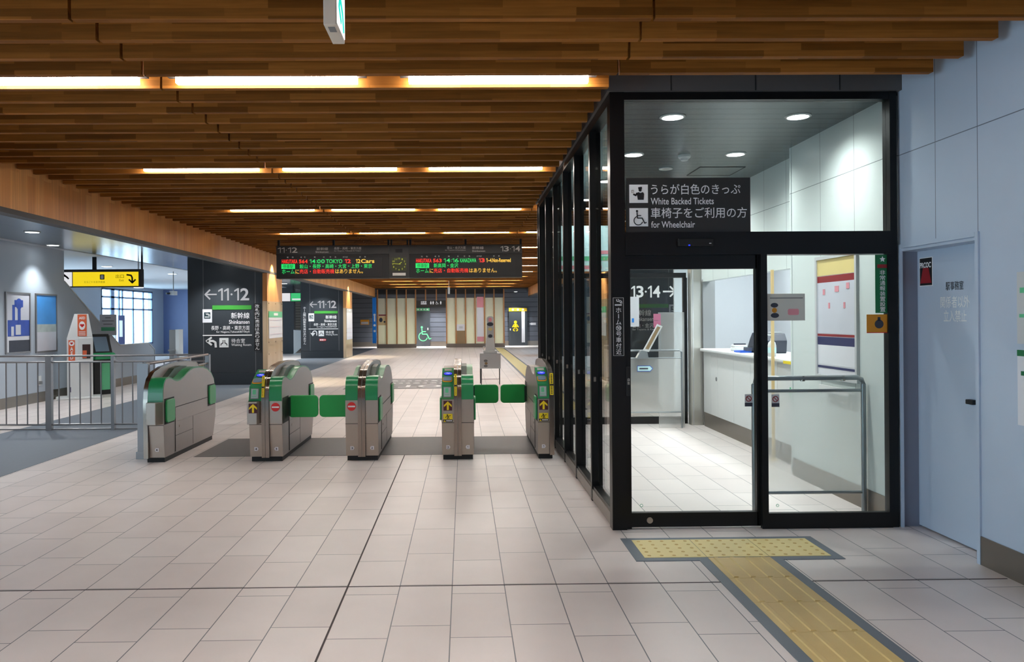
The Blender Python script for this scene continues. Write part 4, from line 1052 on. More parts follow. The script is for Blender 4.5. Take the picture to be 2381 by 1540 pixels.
obj('foot', MB().box(-11.6, -11.3, 26.2, 26.45, 0, 0.04), M['black_m'], t)
t = thing('gate_pillar', 'white and grey pillar with a screen standing beyond the low parapet', 'pillar', (-7.9, 21.6, 0))
obj('body', MB().box(-8.07, -7.90, 21.5, 21.8, 0, 1.28), M['grey_m'], t)
obj('side', MB().box(-7.90, -7.80, 21.5, 21.8, 0, 1.29), M['white'], t)
obj('shelf', MB().box(-8.07, -7.9, 21.4, 21.5, 0.7, 0.74), M['grey_m'], t)

t = thing('exit_direction_sign', 'yellow hanging exit sign with black turn arrow in the left concourse', 'sign', (-8.2, 17.5, 2.3))
obj('case', MB().box(-9.4, -7.17, 17.5, 17.62, 2.29, 2.69), M['dark_trim'], t)
F = FRONT(17.5)
obj('yellow_face', MB().rect(F, -8.69, 2.315, -7.24, 2.63, 0.008), M['yellow_lit'], t)
obj('white_face', MB().rect(F, -9.3, 2.315, -8.71, 2.63, 0.008), M['sign_num_w'], t)
m = MB(); m.stroke(F, [(-7.50, 2.565), (-7.40, 2.55), (-7.375, 2.50), (-7.375, 2.40)], 0.035, 0.011); m.stroke(F, [(-7.45, 2.46), (-7.375, 2.385), (-7.30, 2.46)], 0.035, 0.011)
m.stroke(F, [(-8.90, 2.56), (-8.83, 2.53), (-8.80, 2.5)], 0.035, 0.011); m.stroke(F, [(-8.97, 2.40), (-8.88, 2.57), (-8.78, 2.48)], 0.035, 0.011)
m.rrect(F, -8.09, 2.46, -7.99, 2.575, 0.015, 0.011); obj('symbol', m, M['ink_k'], t)
m = MB(); m.rrect(F, -8.07, 2.475, -8.01, 2.56, 0.012, 0.013); obj('train_symbol', m, M['ink_w'], t)
m = MB(); m.text(F, '出口', -7.74, 2.49, -7.56, 2.575, 0.011, 0.0); m.text(F, 'Exit', -7.66, 2.42, -7.56, 2.465, 0.011); m.text(F, 'えちごトキめき鉄道', -8.44, 2.385, -7.98, 2.43, 0.011); obj('lettering', m, mat('sign_brown', S(120, 96, 10), 0.6), t)
obj('hanger', MB().box(-8.28, -8.20, 17.54, 17.58, 2.69, 2.99), M['black_m'], t)
obj('hanger', MB().box(-7.20, -7.17, 17.54, 17.58, 2.69, 2.99), M['black_m'], t)
t = thing('exit_lamp', 'small white exit lamp box hanging right of the yellow sign', 'sign', (-7.85, 19.0, 2.33))
obj('box', MB().box(-7.98, -7.78, 19.0, 19.1, 2.33, 2.53), M['exit_lit'], t)
obj('hanger', MB().box(-7.89, -7.87, 19.04, 19.06, 2.53, 2.98), M['grey_l'], t)
t = thing('security_camera', 'security camera on a drop pole in the left concourse ceiling', 'camera', (-8.5, 23.0, 2.3))
obj('pole', MB().tube([(-8.5, 23, 2.98), (-8.5, 23, 2.40)], 0.015), M['grey_m'], t)
obj('body', MB().box(-8.56, -8.44, 22.85, 23.15, 2.28, 2.40), M['grey_l'], t)
obj('lens', MB().lathe((-8.6, 22.85, 2.30), [(0.06, 0.0), (0.06, 0.05)]), M['black_m'], t)

t = thing('wall_socket', 'small pale socket box low on the left wall behind the fence', 'socket', (-8.1, 15.0, 0.3))
obj('plate', MB().rect(LEFTW(-8.1), 14.93, 0.32, 15.05, 0.50, 0.012), M['white'], t)
obj('plug', MB().box(-8.088, -8.05, 14.96, 15.02, 0.34, 0.40), M['grey_m'], t)
# behind the near sign wall
t = thing('hanging_guide_sign', 'green and white lit guide sign between the two dark sign walls', 'sign', (-7.3, 33.0, 2.3))
obj('case', MB().box(-7.9, -6.6, 33.0, 33.1, 2.28, 2.68), M['black_m'], t)
obj('green_face', MB().rect(FRONT(33.0), -7.27, 2.31, -6.6, 2.65, 0.006), M['green_sign'], t)
m = MB(); m.rect(FRONT(33.0), -7.65, 2.31, -7.30, 2.65, 0.006); m.rect(FRONT(33.0), -7.22, 2.36, -6.7, 2.42, 0.009); obj('white_face', m, M['sign_num_w'], t)
obj('hanger', MB().box(-7.2, -7.16, 33.03, 33.07, 2.68, 2.98), M['black_m'], t)
t = thing('a_frame_board', 'white standing board on the floor in front of the louvred wall', 'sign', (-7.25, 34.5, 0))
obj('panel', MB().prism([(-7.5, 0), (-7.1, 0.35), (-7.1, 1.05), (-7.5, 1.08)], FRONT(34.5), 0, -0.05), M['white'], t)
obj('foot', MB().box(-7.5, -6.9, 34.4, 34.7, 0, 0.05), M['grey_l'], t)

# ------------------------------------------------------------------ hall floor: sign mat, tactile paths, little table
t = thing('floor_sign', 'dark grey floor sign with white upside-down lettering behind the gates', 'floor sign', (-1.3, 18.6, 0))
obj('mat', MB().box(-2.66, 0.0, 17.15, 20.0, 0.0, 0.004), M['band'], t)
FL = FLOORP(0.004)
m = MB(); m.text(FL, 'OT', -1.48, 17.42, -0.52, 18.05, 0.001, 0.02, rot180=True); m.rect(FL, -2.2, 17.42, -1.56, 17.50, 0.001); m.rect(FL, -1.76, 17.42, -1.7, 18.0, 0.001)
for zi, y in enumerate((18.5, 19.15)):
    x = -1.78
    while x < -0.2:
        w_ = 0.10 + 0.06 * ((int(x * 37) % 3)); m.rect(FL, x, y, x + w_, y + 0.10, 0.001); m.rect(FL, x + 0.03, y + 0.16, x + w_ - 0.02, y + 0.22, 0.001); x += w_ + 0.07
obj('lettering', m, M['ink_w'], t)
def tact_tile(x0, y0, x1, y1, dots, parent):
    if dots:
        o = obj('dot_tile', MB().box(x0 + .002, x1 - .002, y0 + .002, y1 - .002, 0, 0.006), M['tact_l'], parent)
        d = MB()
        for i in range(5):
            for j in range(5): d.lathe((x0 + (i + .5) * (x1 - x0) / 5 , y0 + (j + .5) * (y1 - y0) / 5, 0.006), [(0.013, 0), (0.008, 0.004)], n=10)
        obj('raised_dots', d, M['tact_dot'], o)
    else:
        o = obj('bar_tile', MB().box(x0 + .002, x1 - .002, y0 + .002, y1 - .002, 0, 0.006), M['tact'], parent)
        d = MB()
        for i in range(4):
            xc = x0 + (i + .5) * (x1 - x0) / 4
            d.prism([(xc - .017, 0), (xc + .017, 0), (xc + .011, 0.005), (xc - .011, 0.005)], Pl((0, y1 - .012, 0.006), (1, 0, 0), (0, 0, 1)), 0, (y1 - y0) - .024)
        obj('raised_bars', d, M['tact'], o)
t = thing('tactile_path', 'yellow tactile paving in a T before the office door', 'tactile paving', (1.74, 4.6, 0))
m = MB(); m.box(1.075, 2.40, 4.895, 5.40, 0, 0.004); m.box(1.475, 2.005, 0.6, 4.9, 0, 0.004); obj('border', m, M['tact_b'], t)
for i in range(3): tact_tile(1.14 + .4 * i, 4.955, 1.54 + .4 * i, 5.35, True, t)
for j in range(10): tact_tile(1.54, 4.55 - .395 * j, 1.94, 4.945 - .395 * j, False, t)
t = thing('tactile_path', 'yellow tactile line running to the far wall on the right side of the hall', 'tactile paving', (1.8, 26, 0))
m = MB(); m.box(1.54, 2.06, 13.0, 40.0, 0, 0.004); obj('border', m, M['tact_b'], t)
m = MB(); m.box(1.6, 2.0, 13.0, 40.0, 0, 0.007); obj('yellow_tiles', m, M['tact_l'], t)

t = thing('side_table', 'small table with thin black legs and a pale printed board on its front', 'table', (0.61, 18.0, 0))
obj('table_top', MB().box(0.37, 0.85, 17.98, 18.4, 0.70, 0.725), M['white'], t)
for lx, ly, sx_ in ((0.40, 18.0, -.0), (0.385, 18.38, 0), (0.82, 18.0, .0), (0.835, 18.38, 0)):
    obj('leg', MB().tube([(lx, ly, 0.0), (lx, ly, 0.70)], 0.011, 6), M['black_m'], t)
obj('stretcher', MB().tube([(0.40, 18.0, 0.13), (0.82, 18.0, 0.13)], 0.006, 6), M['black_m'], t)
p = obj('front_board', MB().box(0.37, 0.845, 17.955, 17.975, 0.375, 0.725), M['grey_l'], t)
F = FRONT(17.955)
m = MB(); m.disc(F, 0.50, 0.555, 0.045, 0.002, 0.03); m.disc(F, 0.50, 0.435, 0.045, 0.002, 0.03); obj('dark_figure', m, M['grey_m'], p)
m = MB(); m.disc(F, 0.51, 0.495, 0.035, 0.003, 0.03); obj('tan_figure', m, M['tan'], p)
t = thing('sanitizer_stand', 'white dispenser with tall pale picture card standing on the little table', 'dispenser', (0.61, 18.12, 0.725))
obj('tray', MB().box(0.45, 0.77, 18.02, 18.3, 0.725, 0.79), M['white'], t, bevel=0.01)
obj('dispenser', MB().prism([(0.50, 0.79), (0.72, 0.79), (0.705, 1.08), (0.52, 1.08)], FRONT(18.1), 0.03, -0.08), M['white'], t, bevel=0.006)
p = obj('picture_card', MB().rrect(FRONT(18.12), 0.535, 1.05, 0.70, 1.58, 0.06, 0.01), M['grey_l'], t)
F = FRONT(18.11)
for nm, a, b, ra, rb, mt in (('dark_shape', .615, 1.395, .075, .045, 'photo_dark'), ('yellow_shape', .615, 1.28, .05, .035, 'tact_l'), ('dark_shape', .615, 1.12, .05, .042, 'photo_dark'), ('pale_shape', .615, 1.50, .04, .05, 'pink')):
    obj(nm, MB().disc(F, a, b, ra, 0.003, rb), M[mt], p)
obj('cable', MB().tube([(0.46, 18.1, 0.8), (0.44, 18.1, 0.85), (0.455, 18.1, 0.88), (0.49, 18.1, 0.88)], 0.008), M['white'], t)

# ------------------------------------------------------------------ far wall things
F = FRONT(43.2)
t = thing('toilet_door', 'dark sliding door with big green wheelchair symbol in the far wall', 'door', (-2.2, 43.2, 0))
obj('leaf', MB().box(-2.65, -1.86, 43.1, 43.16, 0.02, 2.05), M['dark_panel'], t)
F = FRONT(43.1)
obj('header_strip', MB().rect(F, -2.65, 1.96, -1.88, 2.12, 0.02), M['mint'], t)
m = MB(); pict_wheelchair(m, F, -2.62, 0.30, 0.86, 0.01); obj('wheelchair_symbol', m, M['pict_green'], t)
m = MB()
for i in range(4): m.rect(F, -2.55 + i * .17, 2.0, -2.46 + i * .17, 2.08, 0.024)
obj('header_print', m, M['ink_w'], t)
obj('handle', MB().rect(F, -2.0, 0.90, -1.95, 1.02, 0.03), M['white'], t)
t = thing('toilet_sign', 'black overhead sign with white toilet and wheelchair symbols', 'sign', (-1.7, YF, 2.15))
obj('panel', MB().box(-2.49, -0.93, YF - 0.02, YF + 0.08, 2.15, 2.49), M['sign'], t)
F = FRONT(YF - 0.02)
m = MB(); m.text(F, '化粧室', -2.25, 2.34, -1.95, 2.46, 0.006, 0.015); m.rect(F, -2.25, 2.29, -1.95, 2.32, 0.006)
pict_person(m, F, -1.72, 2.28, 0.18, 0.006, True); pict_person(m, F, -1.60, 2.28, 0.18, 0.006); pict_wheelchair(m, F, -1.49, 2.28, 0.18, 0.006); pict_person(m, F, -1.20, 2.28, 0.18, 0.006)
obj('symbols', m, M['sign_num_w'], t)
t = thing('baby_room_door', 'dark door with yellow baby symbol and pale vertical strip', 'door', (2.98, 43.2, 0))
obj('leaf', MB().box(2.50, 3.52, 43.08, 43.14, 0.02, 2.05), M['dark_panel'], t)
F = FRONT(43.08)
obj('yellow_header', MB().rect(F, 2.50, 1.90, 3.50, 2.08, 0.02), M['door_yellow'], t)
m = MB()
for i in range(3): m.disc(F, 2.72 + i * .28, 1.99, 0.055, 0.024)
obj('header_symbols', m, M['ink_w'], t)
obj('window_strip', MB().rect(F, 3.20, 0.18, 3.38, 1.90, 0.01), M['paper'], t)
m = MB(); m.disc(F, 2.86, 1.30, 0.085, 0.01); m.disc(F, 2.86, 1.10, 0.10, 0.01, 0.13); m.stroke(F, [(2.80, 1.18), (2.70, 1.02)], 0.07, 0.01); m.stroke(F, [(2.92, 1.18), (3.02, 1.02)], 0.07, 0.01)
m.ring(F, 2.80, 0.88, 0.03, 0.085, 20, 300, 0.01, n=12); m.ring(F, 2.92, 0.88, 0.03, 0.085, -120, 160, 0.01, n=12); m.disc(F, 2.86, 0.96, 0.06, 0.01); obj('baby_symbol', m, M['yellow'], t)
obj('handle', MB().rect(F, 2.55, 0.85, 2.60, 0.95, 0.03), M['white'], t)
t = thing('arrow_notice', 'small white arrow plate on the dark planks right of the baby door', 'sign', (3.95, 43.2, 1.15))
m = MB(); m.prism([(3.62, 1.20), (3.72, 1.24), (3.72, 1.16)], FRONT(43.2), 0, 0.01); m.rect(FRONT(43.2), 3.72, 1.14, 4.0, 1.26, 0.01); obj('plate', m, M['paper'], t)
t = thing('blue_banner', 'tall bright blue sign edge beside the far wall mullions', 'banner', (-4.7, 41.0, 0.26))
obj('panel', MB().box(-4.77, -4.58, 40.9, 40.96, 0.26, 2.66), M['sky_blue'], t)
m = MB()
for z in (1.75, 1.2, 0.9): m.disc(FRONT(40.9), -4.66, z, 0.06, 0.006)
m.rect(FRONT(40.9), -4.69, 1.4, -4.62, 1.7, 0.006); obj('white_mark', m, M['ink_w'], t)
F = FRONT(YF)
t = thing('small_poster', 'small beige poster with dark round pictures on the leftmost far pane', 'poster', (-4.28, YF, 1.2))
obj('sheet', MB().rect(F, -4.50, 1.2, -4.07, 1.68, 0.006), M['wood_post'], t)
m = MB(); m.disc(F, -4.36, 1.48, 0.09, 0.009, 0.12); m.disc(F, -4.17, 1.38, 0.05, 0.009); obj('picture', m, M['photo_dark'], t)
obj('red_heading', MB().rect(F, -4.48, 1.70, -4.09, 1.76, 0.006), M['dk_red'], t)
t = thing('notice_plate', 'white printed plate on a tan steel box at the far wall', 'sign', (-0.16, YF, 0.0))
obj('plate', MB().box(-0.37, 0.05, YF - 0.08, YF - 0.03, 0.89, 1.22), M['paper'], t)
obj('print', MB().rect(FRONT(YF - 0.08), -0.24, 1.0, -0.05, 1.12, 0.004), M['grey_l'], t)
obj('steel_box', MB().box(-0.36, 0.06, YF - 0.08, YF - 0.03, 0.2, 0.88), M['tan'], t)
t = thing('pink_poster', 'tall pale poster with pink ends on the far pane right of centre', 'poster', (0.86, YF, 0.3))
obj('sheet', MB().rect(F, 0.70, 0.3, 1.06, 2.66, 0.006), M['paper'], t)
obj('pink_top', MB().rect(F, 0.70, 2.1, 1.06, 2.66, 0.009), M['pink'], t); obj('pink_foot', MB().rect(F, 0.70, 0.3, 1.06, 0.56, 0.009), M['pink'], t)
t = thing('orange_notice', 'orange edged notice on the dark plank wall left of the far panes', 'sign', (-5.45, 43.2, 1.2))
obj('sheet', MB().rect(FRONT(43.2), -5.70, 1.22, -5.22, 1.50, 0.008), M['amber'], t); obj('white_field', MB().rect(FRONT(43.2), -5.66, 1.25, -5.26, 1.38, 0.011), M['paper'], t)
t = thing('hanging_exit_sign', 'thin white exit sign seen edge-on under the far ceiling', 'sign', (-0.6, 33.0, 2.6))
obj('case', MB().box(-0.66, -0.58, 33.0, 33.4, 2.58, 2.85), M['white'], t); obj('rod', MB().box(-0.63, -0.61, 33.18, 33.22, 2.85, 3.14), M['white'], t)

# exit lamp hanging near the camera
t = thing('exit_sign', 'hanging emergency exit box with lit green running figure near the viewer', 'sign', (-0.56, 3.46, 2.80))
obj('case', MB().box(-0.590, -0.535, 3.345, 3.585, 2.80, 3.06), mat('case_white', S(226, 216, 200), 0.5), t, bevel=0.003)
E_ = LEFTW(-0.535)
obj('lit_face', MB().rect(E_, 3.36, 2.815, 3.572, 3.045, 0.003), M['exit_lit'], t)
m = MB()
m.stroke(E_, [(3.52, 3.02), (3.42, 2.96), (3.50, 2.90), (3.53, 2.83)], 0.03, 0.005); m.stroke(E_, [(3.43, 2.95), (3.40, 2.90), (3.46, 2.85)], 0.026, 0.005); m.disc(E_, 3.45, 3.02, 0.02, 0.005)
obj('running_figure', m, M['exit_green'], t)
obj('rod', MB().box(-0.572, -0.553, 3.45, 3.48, 3.06, 3.36), M['white'], t)
m = MB(); m.rect(Pl((0, 0, 2.80), (-1, 0, 0), (0, 1, 0)), 0.545, 3.37, 0.575, 3.43, 0.0015); obj('rating_label', m, M['grey_m'], t)

# ------------------------------------------------------------------ ticket office: black glazed partition
XO = 1.065
t = thing('glass_partition', 'black framed glass side wall of the ticket office beside the gates', 'partition', (1.1, 8.3, 0))
POSTS = (6.53, 7.44, 8.28, 9.18, 10.04, 10.90)
for y in POSTS: obj('post', MB().box(XO, XO + 0.092, y, y + 0.055, 0, 3.17), M['black'], t)
obj('top_rail', MB().box(XO, XO + 0.09, YO + 0.10, 10.96, 3.09, 3.165), M['black'], t)
ys = (YO + 0.10,) + POSTS
for a, b in zip(ys, POSTS):
    a2 = a + (0.055 if a > YO + 0.2 else 0)
    obj('kick_rail', MB().box(XO + 0.012, XO + 0.075, a2, b, 0, 0.125), M['black'], t)
    obj('kick_plate', MB().box(XO + 0.004, XO + 0.012, a2 + 0.01, b, 0.012, 0.10), M['base_metal'], t)
    obj('pane', MB().box(XO + 0.055, XO + 0.065, a2, b, 0.125, 3.09), M['glass'], t)
    obj('clip', MB().box(XO + 0.02, XO + 0.04, b - 0.012, b + 0.001, 1.0, 1.04), M['chrome'], t)

t = thing('office_entrance', 'black automatic sliding door front of the ticket office with upper window', 'door', (2.1, YO, 0))
obj('corner_post', MB().box(XO, XO + 0.105, YO, YO + 0.10, 0, 3.17), M['black'], t)
obj('side_post', MB().box(3.10, 3.15, YO, YO + 0.10, 0, 3.17), M['black'], t)
obj('top_rail', MB().box(XO + 0.105, 3.10, YO + 0.005, YO + 0.09, 3.11, 3.165), M['black'], t)
obj('upper_pane', MB().box(XO + 0.105, 3.10, YO + 0.05, YO + 0.06, 2.15, 3.11), M['glass'], t)
p = obj('transom', MB().box(XO + 0.105, 3.10, YO - 0.012, YO + 0.11, 1.985, 2.15), M['black'], t)
p = obj('motion_sensor', MB().box(1.545, 1.80, YO - 0.045, YO - 0.012, 2.045, 2.10), M['black_m'], t, bevel=0.006)
obj('indicator', MB().rect(FRONT(YO - 0.045), 1.615, 2.046, 1.628, 2.056, 0.004), M['blue_lit'], p)
obj('indicator', MB().rect(FRONT(YO - 0.045), 1.765, 2.062, 1.78, 2.067, 0.004), M['ink_w'], p)
lf = obj('sliding_leaf', MB().box(1.17, 1.21, YO + 0.03, YO + 0.075, 0.0, 1.985), M['black'], t)
m = MB(); m.box(1.21, 2.135, YO + 0.03, YO + 0.075, 0.012, 0.115); obj('bottom_rail', m, M['black'], lf)
m = MB(); m.box(1.21, 2.135, YO + 0.03, YO + 0.075, 1.885, 1.985); obj('head_rail', m, M['black'], lf)
m = MB(); m.box(2.125, 2.185, YO + 0.03, YO + 0.075, 0.012, 1.985); obj('closing_stile', m, M['black'], lf)
obj('pane', MB().box(1.21, 2.125, YO + 0.05, YO + 0.056, 0.115, 1.885), M['glass_d'], lf)
m = MB(); m.disc(FRONT(YO + 0.03), 1.34, 0.062, 0.022, 0.008, n=24); m.disc(FRONT(YO + 0.03), 1.34, 0.062, 0.01, 0.012, n=16); obj('lock', m, M['steel'], lf)
fx = obj('fixed_leaf', MB().box(2.15, 2.195, YO - 0.01, YO + 0.03, 0, 1.985), M['black'], t)
m = MB(); m.box(2.195, 3.10, YO - 0.01, YO + 0.03, 0.0, 0.112); obj('bottom_rail', m, M['black'], fx)
obj('pane', MB().box(2.195, 3.10, YO + 0.008, YO + 0.014, 0.112, 1.985), M['glass_d'], fx)
m = MB(); m.box(3.075, 3.10, YO - 0.01, YO + 0.03, 0.112, 1.985); obj('edge_stile', m, M['black'], fx)
obj('glass_mark', MB().ring(FRONT(YO + 0.05), 1.285, 0.165, 0.008, 0.011, d=0.001, n=14), M['mint'], lf)
obj('glass_mark', MB().ring(FRONT(YO + 0.008), 2.265, 0.165, 0.008, 0.011, d=0.001, n=14), M['mint'], fx)
p = obj('touch_plate', MB().box(1.17, 1.20, YO - 0.012, YO, 0.97, 1.18), M['black_m'], t, bevel=0.003)
obj('plate_lettering', MB().vtext(FRONT(YO - 0.012), '自動', 1.177, 1.05, 1.193, 1.10, 0.003), M['ink_g'], p)

F = FRONT(YO)
t = thing('overhead_sign', 'black sign above the office door, White Backed Tickets and for Wheelchair', 'sign', (1.63, YO, 2.152))
obj('panel', MB().box(1.185, 2.085, YO + 0.012, YO + 0.045, 2.152, 2.545), M['sign'], t)
F = FRONT(YO + 0.012)
m = MB(); m.rect(F, 1.205, 2.365, 1.34, 2.497, 0.003); p = obj('ticket_inspector_symbol', m, M['ink_w'], t)
m = MB()
m.disc(F, 1.283, 2.458, 0.011, 0.005, 0.012); m.rect(F, 1.270, 2.464, 1.296, 2.474, 0.005); m.prism([(1.268, 2.472), (1.298, 2.472), (1.295, 2.481), (1.270, 2.478)], F, 0, 0.005)
m.prism([(1.266, 2.387), (1.308, 2.387), (1.312, 2.43), (1.303, 2.443), (1.285, 2.436), (1.270, 2.443), (1.258, 2.436)], F, 0, 0.005)
m.stroke(F, [(1.262, 2.437), (1.251, 2.419), (1.233, 2.428)], 0.012, 0.005)
obj('figure', m, M['ink_k'], p)
m = MB()
for r_ in ((1.221, 2.438, 1.236, 2.440), (1.221, 2.456, 1.236, 2.458), (1.221, 2.438, 1.223, 2.458), (1.234, 2.438, 1.236, 2.458)): m.rect(F, *r_, 0.005)
obj('ticket', m, M['tan'], p)
m = MB(); m.rect(F, 1.205, 2.195, 1.34, 2.327, 0.003); p = obj('wheelchair_symbol', m, M['ink_w'], t)
m = MB(); pict_wheelchair(m, F, 1.218, 2.204, 0.115, 0.005); obj('figure', m, M['ink_k'], p)
m = MB()
m.text(F, 'うらが白色のきっぷ', 1.362, 2.424, 2.012, 2.500, 0.003, 0.012); m.text(F, 'White Backed Tickets', 1.360, 2.352, 1.818, 2.400, 0.003, 0.008)
m.text(F, '車椅子をご利用の方', 1.360, 2.253, 2.058, 2.330, 0.003, 0.012); m.text(F, 'for Wheelchair', 1.362, 2.184, 1.68, 2.231, 0.003, 0.008)
obj('lettering', m, M['ink_w'], t)
F = FRONT(YO)
t = thing('post_sign', 'narrow vertical notice with white lettering on the black corner post', 'sign', (1.115, YO, 1.25))
obj('plate', MB().rect(F, 1.078, 1.26, 1.155, 1.68, 0.004), M['black_m'], t)
m = MB()
for r_ in ((1.078, 1.26, 1.155, 1.2625), (1.078, 1.6775, 1.155, 1.68), (1.078, 1.26, 1.0805, 1.68), (1.1525, 1.26, 1.155, 1.68)): m.rect(F, *r_, 0.006)
obj('border', m, M['ink_g'], t)
m = MB(); pict_smoke(m, F, 1.085, 1.615, 0.062, 0.006)
m.vtext(F, 'ホーム⑩号車付近', 1.098, 1.268, 1.137, 1.61, 0.006, 0.012); obj('lettering', m, M['ink_w'], t)

# stickers and notices on the door glass
FG = FRONT(YO + 0.008)
t = thing('emergency_alarm_sticker', 'tall green sticker with white lettering at the top right of the glass', 'sticker', (3.02, YO, 1.55))
obj('sheet', MB().rect(FG, 2.99, 1.555, 3.098, 1.978, 0.002), M['sticker_green'], t)
m = MB(); m.vtext(FG, '非常通報装置設置', 3.022, 1.562, 3.062, 1.868, 0.004, 0.02)
st = []
for i in range(10):
    r_ = 0.022 if i % 2 == 0 else 0.010; a = math.radians(90 + 36 * i); st.append((3.043 + r_ * math.cos(a), 1.945 + r_ * math.sin(a)))
m.prism(st, FG, 0, 0.004); m.vtext(FG, '・・・・', 3.072, 1.562, 3.088, 1.70, 0.004)
obj('lettering', m, M['ink_w'], t)
obj('red_bar', MB().rect(FG, 3.005, 1.882, 3.085, 1.908, 0.004), M['dk_red'], t)
t = thing('orange_sticker', 'orange sticker with dark round picture below the green one', 'sticker', (3.0, YO, 1.41))
obj('sheet', MB().rect(FG, 2.925, 1.415, 3.098, 1.545, 0.002), M['amber'], t)
m = MB(); m.disc(FG, 3.015, 1.475, 0.032, 0.004); m.rect(FG, 3.005, 1.50, 3.025, 1.525, 0.004); obj('round_picture', m, M['photo_dark'], t)
obj('red_edge', MB().rect(FG, 2.925, 1.410, 3.098, 1.416, 0.003), M['red'], t)
t = thing('glass_notice', 'pale notice with dark figure and red patch on the right door glass', 'notice', (2.34, YO, 1.5))
obj('sheet', MB().rect(FG, 2.20, 1.505, 2.475, 1.70, 0.002), M['notice'], t)
m = MB(); m.disc(FG, 2.252, 1.617, 0.027, 0.004, 0.017); m.disc(FG, 2.255, 1.543, 0.030, 0.004, 0.018); obj('dark_shape', m, M['photo_dark'], t)
obj('tan_shape', MB().disc(FG, 2.252, 1.58, 0.018, 0.004), M['amber'], t)
obj('red_patch', MB().rrect(FG, 2.35, 1.545, 2.43, 1.59, 0.012, 0.004), M['pink'], t)
obj('heading', MB().rect(FG, 2.22, 1.665, 2.46, 1.672, 0.004), M['grey_m'], t)
def no_sticker(label, pl, a, b):
    t = thing('prohibition_sticker', label, 'sticker', tuple(pl.p(a, b, 0)), 'small prohibition stickers')
    obj('sheet', MB().rect(pl, a - .028, b - .045, a + .028, b + .045, 0.002), M['grey_l'], t)
    m = MB(); m.ring(pl, a, b + .012, .016, .022, d=0.004, n=18); m.stroke(pl, [(a - .013, b + .026), (a + .013, b - .002)], .005, 0.004); obj('red_ring', m, M['dk_red'], t)
    obj('caption', MB().rect(pl, a - .028, b - .045, a + .028, b - .018, 0.004), M['photo_dark'], t)
no_sticker('small prohibition sticker on the left glass door leaf', FRONT(YO + 0.05), 2.075, 0.925)
no_sticker('small prohibition sticker on the right glass leaf', FG, 2.255, 0.925)

# ------------------------------------------------------------------ staff door in the right wall
t = thing('staff_door', 'pale blue-grey staff door recessed in the right wall', 'door', (3.34, 5.2, 0))
obj('leaf', MB().box(3.31, 3.35, 4.60, YO + 0.028, 0.012, 2.0), M['wall_plain'], t)
obj('head', MB().box(XR + 0.001, 3.40, 4.793, YO + 0.023, 2.0, 2.019), M['wall_plain'], t)
fm = MB(); fm.box(XR - 0.012, XR - 0.001, 4.755, 4.785, 0, 2.05); fm.box(XR - 0.001, 3.31, 4.781, 4.792, 0, 1.999); obj('near_jamb', fm, M['wall_plain'], t)
fm = MB(); fm.box(XR - 0.012, XR - 0.001, 4.787, YO - 0.006, 2.022, 2.05); obj('frame_top', fm, M['wall_plain'], t)
fm = MB(); fm.box(XR - 0.012, XR + 0.010, YO - 0.005, YO + 0.023, 0, 2.05); obj('far_edge', fm, M['wall_plain'], t)
obj('handle', MB().box(3.275, 3.31, 4.99, 5.06, 0.955, 0.985), M['black_m'], t, bevel=0.004)
PD = RIGHTW(3.31)
m = MB(); m.text(PD, '駅事務室', -5.31, 1.705, -5.12, 1.765, 0.002, 0.02); obj('dark_lettering', m, M['ink_k'], t)
m = MB(); m.text(PD, '関係者以外', -5.37, 1.585, -5.06, 1.665, 0.002, 0.012); m.text(PD, '立入禁止', -5.335, 1.49, -5.09, 1.570, 0.002, 0.012); obj('white_lettering', m, M['ink_w'], t)
t = thing('warning_sticker', 'black and red sticker in the upper corner of the staff door', 'sticker', (3.31, 5.53, 1.74))
obj('sheet', MB().rect(PD, -5.615, 1.745, -5.46, 1.95, 0.002), M['ink_w'], t)
obj('black_field', MB().rect(PD, -5.61, 1.75, -5.465, 1.945, 0.003), M['black_m'], t)
obj('red_shape', MB().prism([(-5.605, 1.765), (-5.47, 1.765), (-5.505, 1.875), (-5.57, 1.875)], PD, 0, 0.004), M['dk_red'], t)
obj('lettering', MB().text(PD, 'PRCOC', -5.606, 1.875, -5.472, 1.915, 0.005, 0.03), M['ink_w'], t)
t = thing('wall_notice', 'pale upper notice with green headings at the right edge of the picture', 'notice', (XR, 4.2, 1.37))
PR = RIGHTW(XR)
obj('sheet', MB().rect(PR, -4.43, 1.37, -3.95, 1.78, 0.004), M['grey_l'], t)
m = MB(); m.rect(PR, -4.405, 1.66, -4.0, 1.69, 0.006); m.rect(PR, -4.41, 1.52, -4.0, 1.54, 0.006); obj('green_heading', m, M['mint'], t)
t = thing('wall_notice', 'white lower notice with dark green headings at the right edge of the picture', 'notice', (XR, 4.2, 0.9))
obj('sheet', MB().rect(PR, -4.43, 0.905, -3.95, 1.33, 0.004), M['paper'], t)
m = MB(); m.rect(PR, -4.43, 1.30, -3.95, 1.335, 0.006); m.rect(PR, -4.40, 1.19, -4.0, 1.215, 0.006); obj('green_heading', m, M['sticker_green'], t)

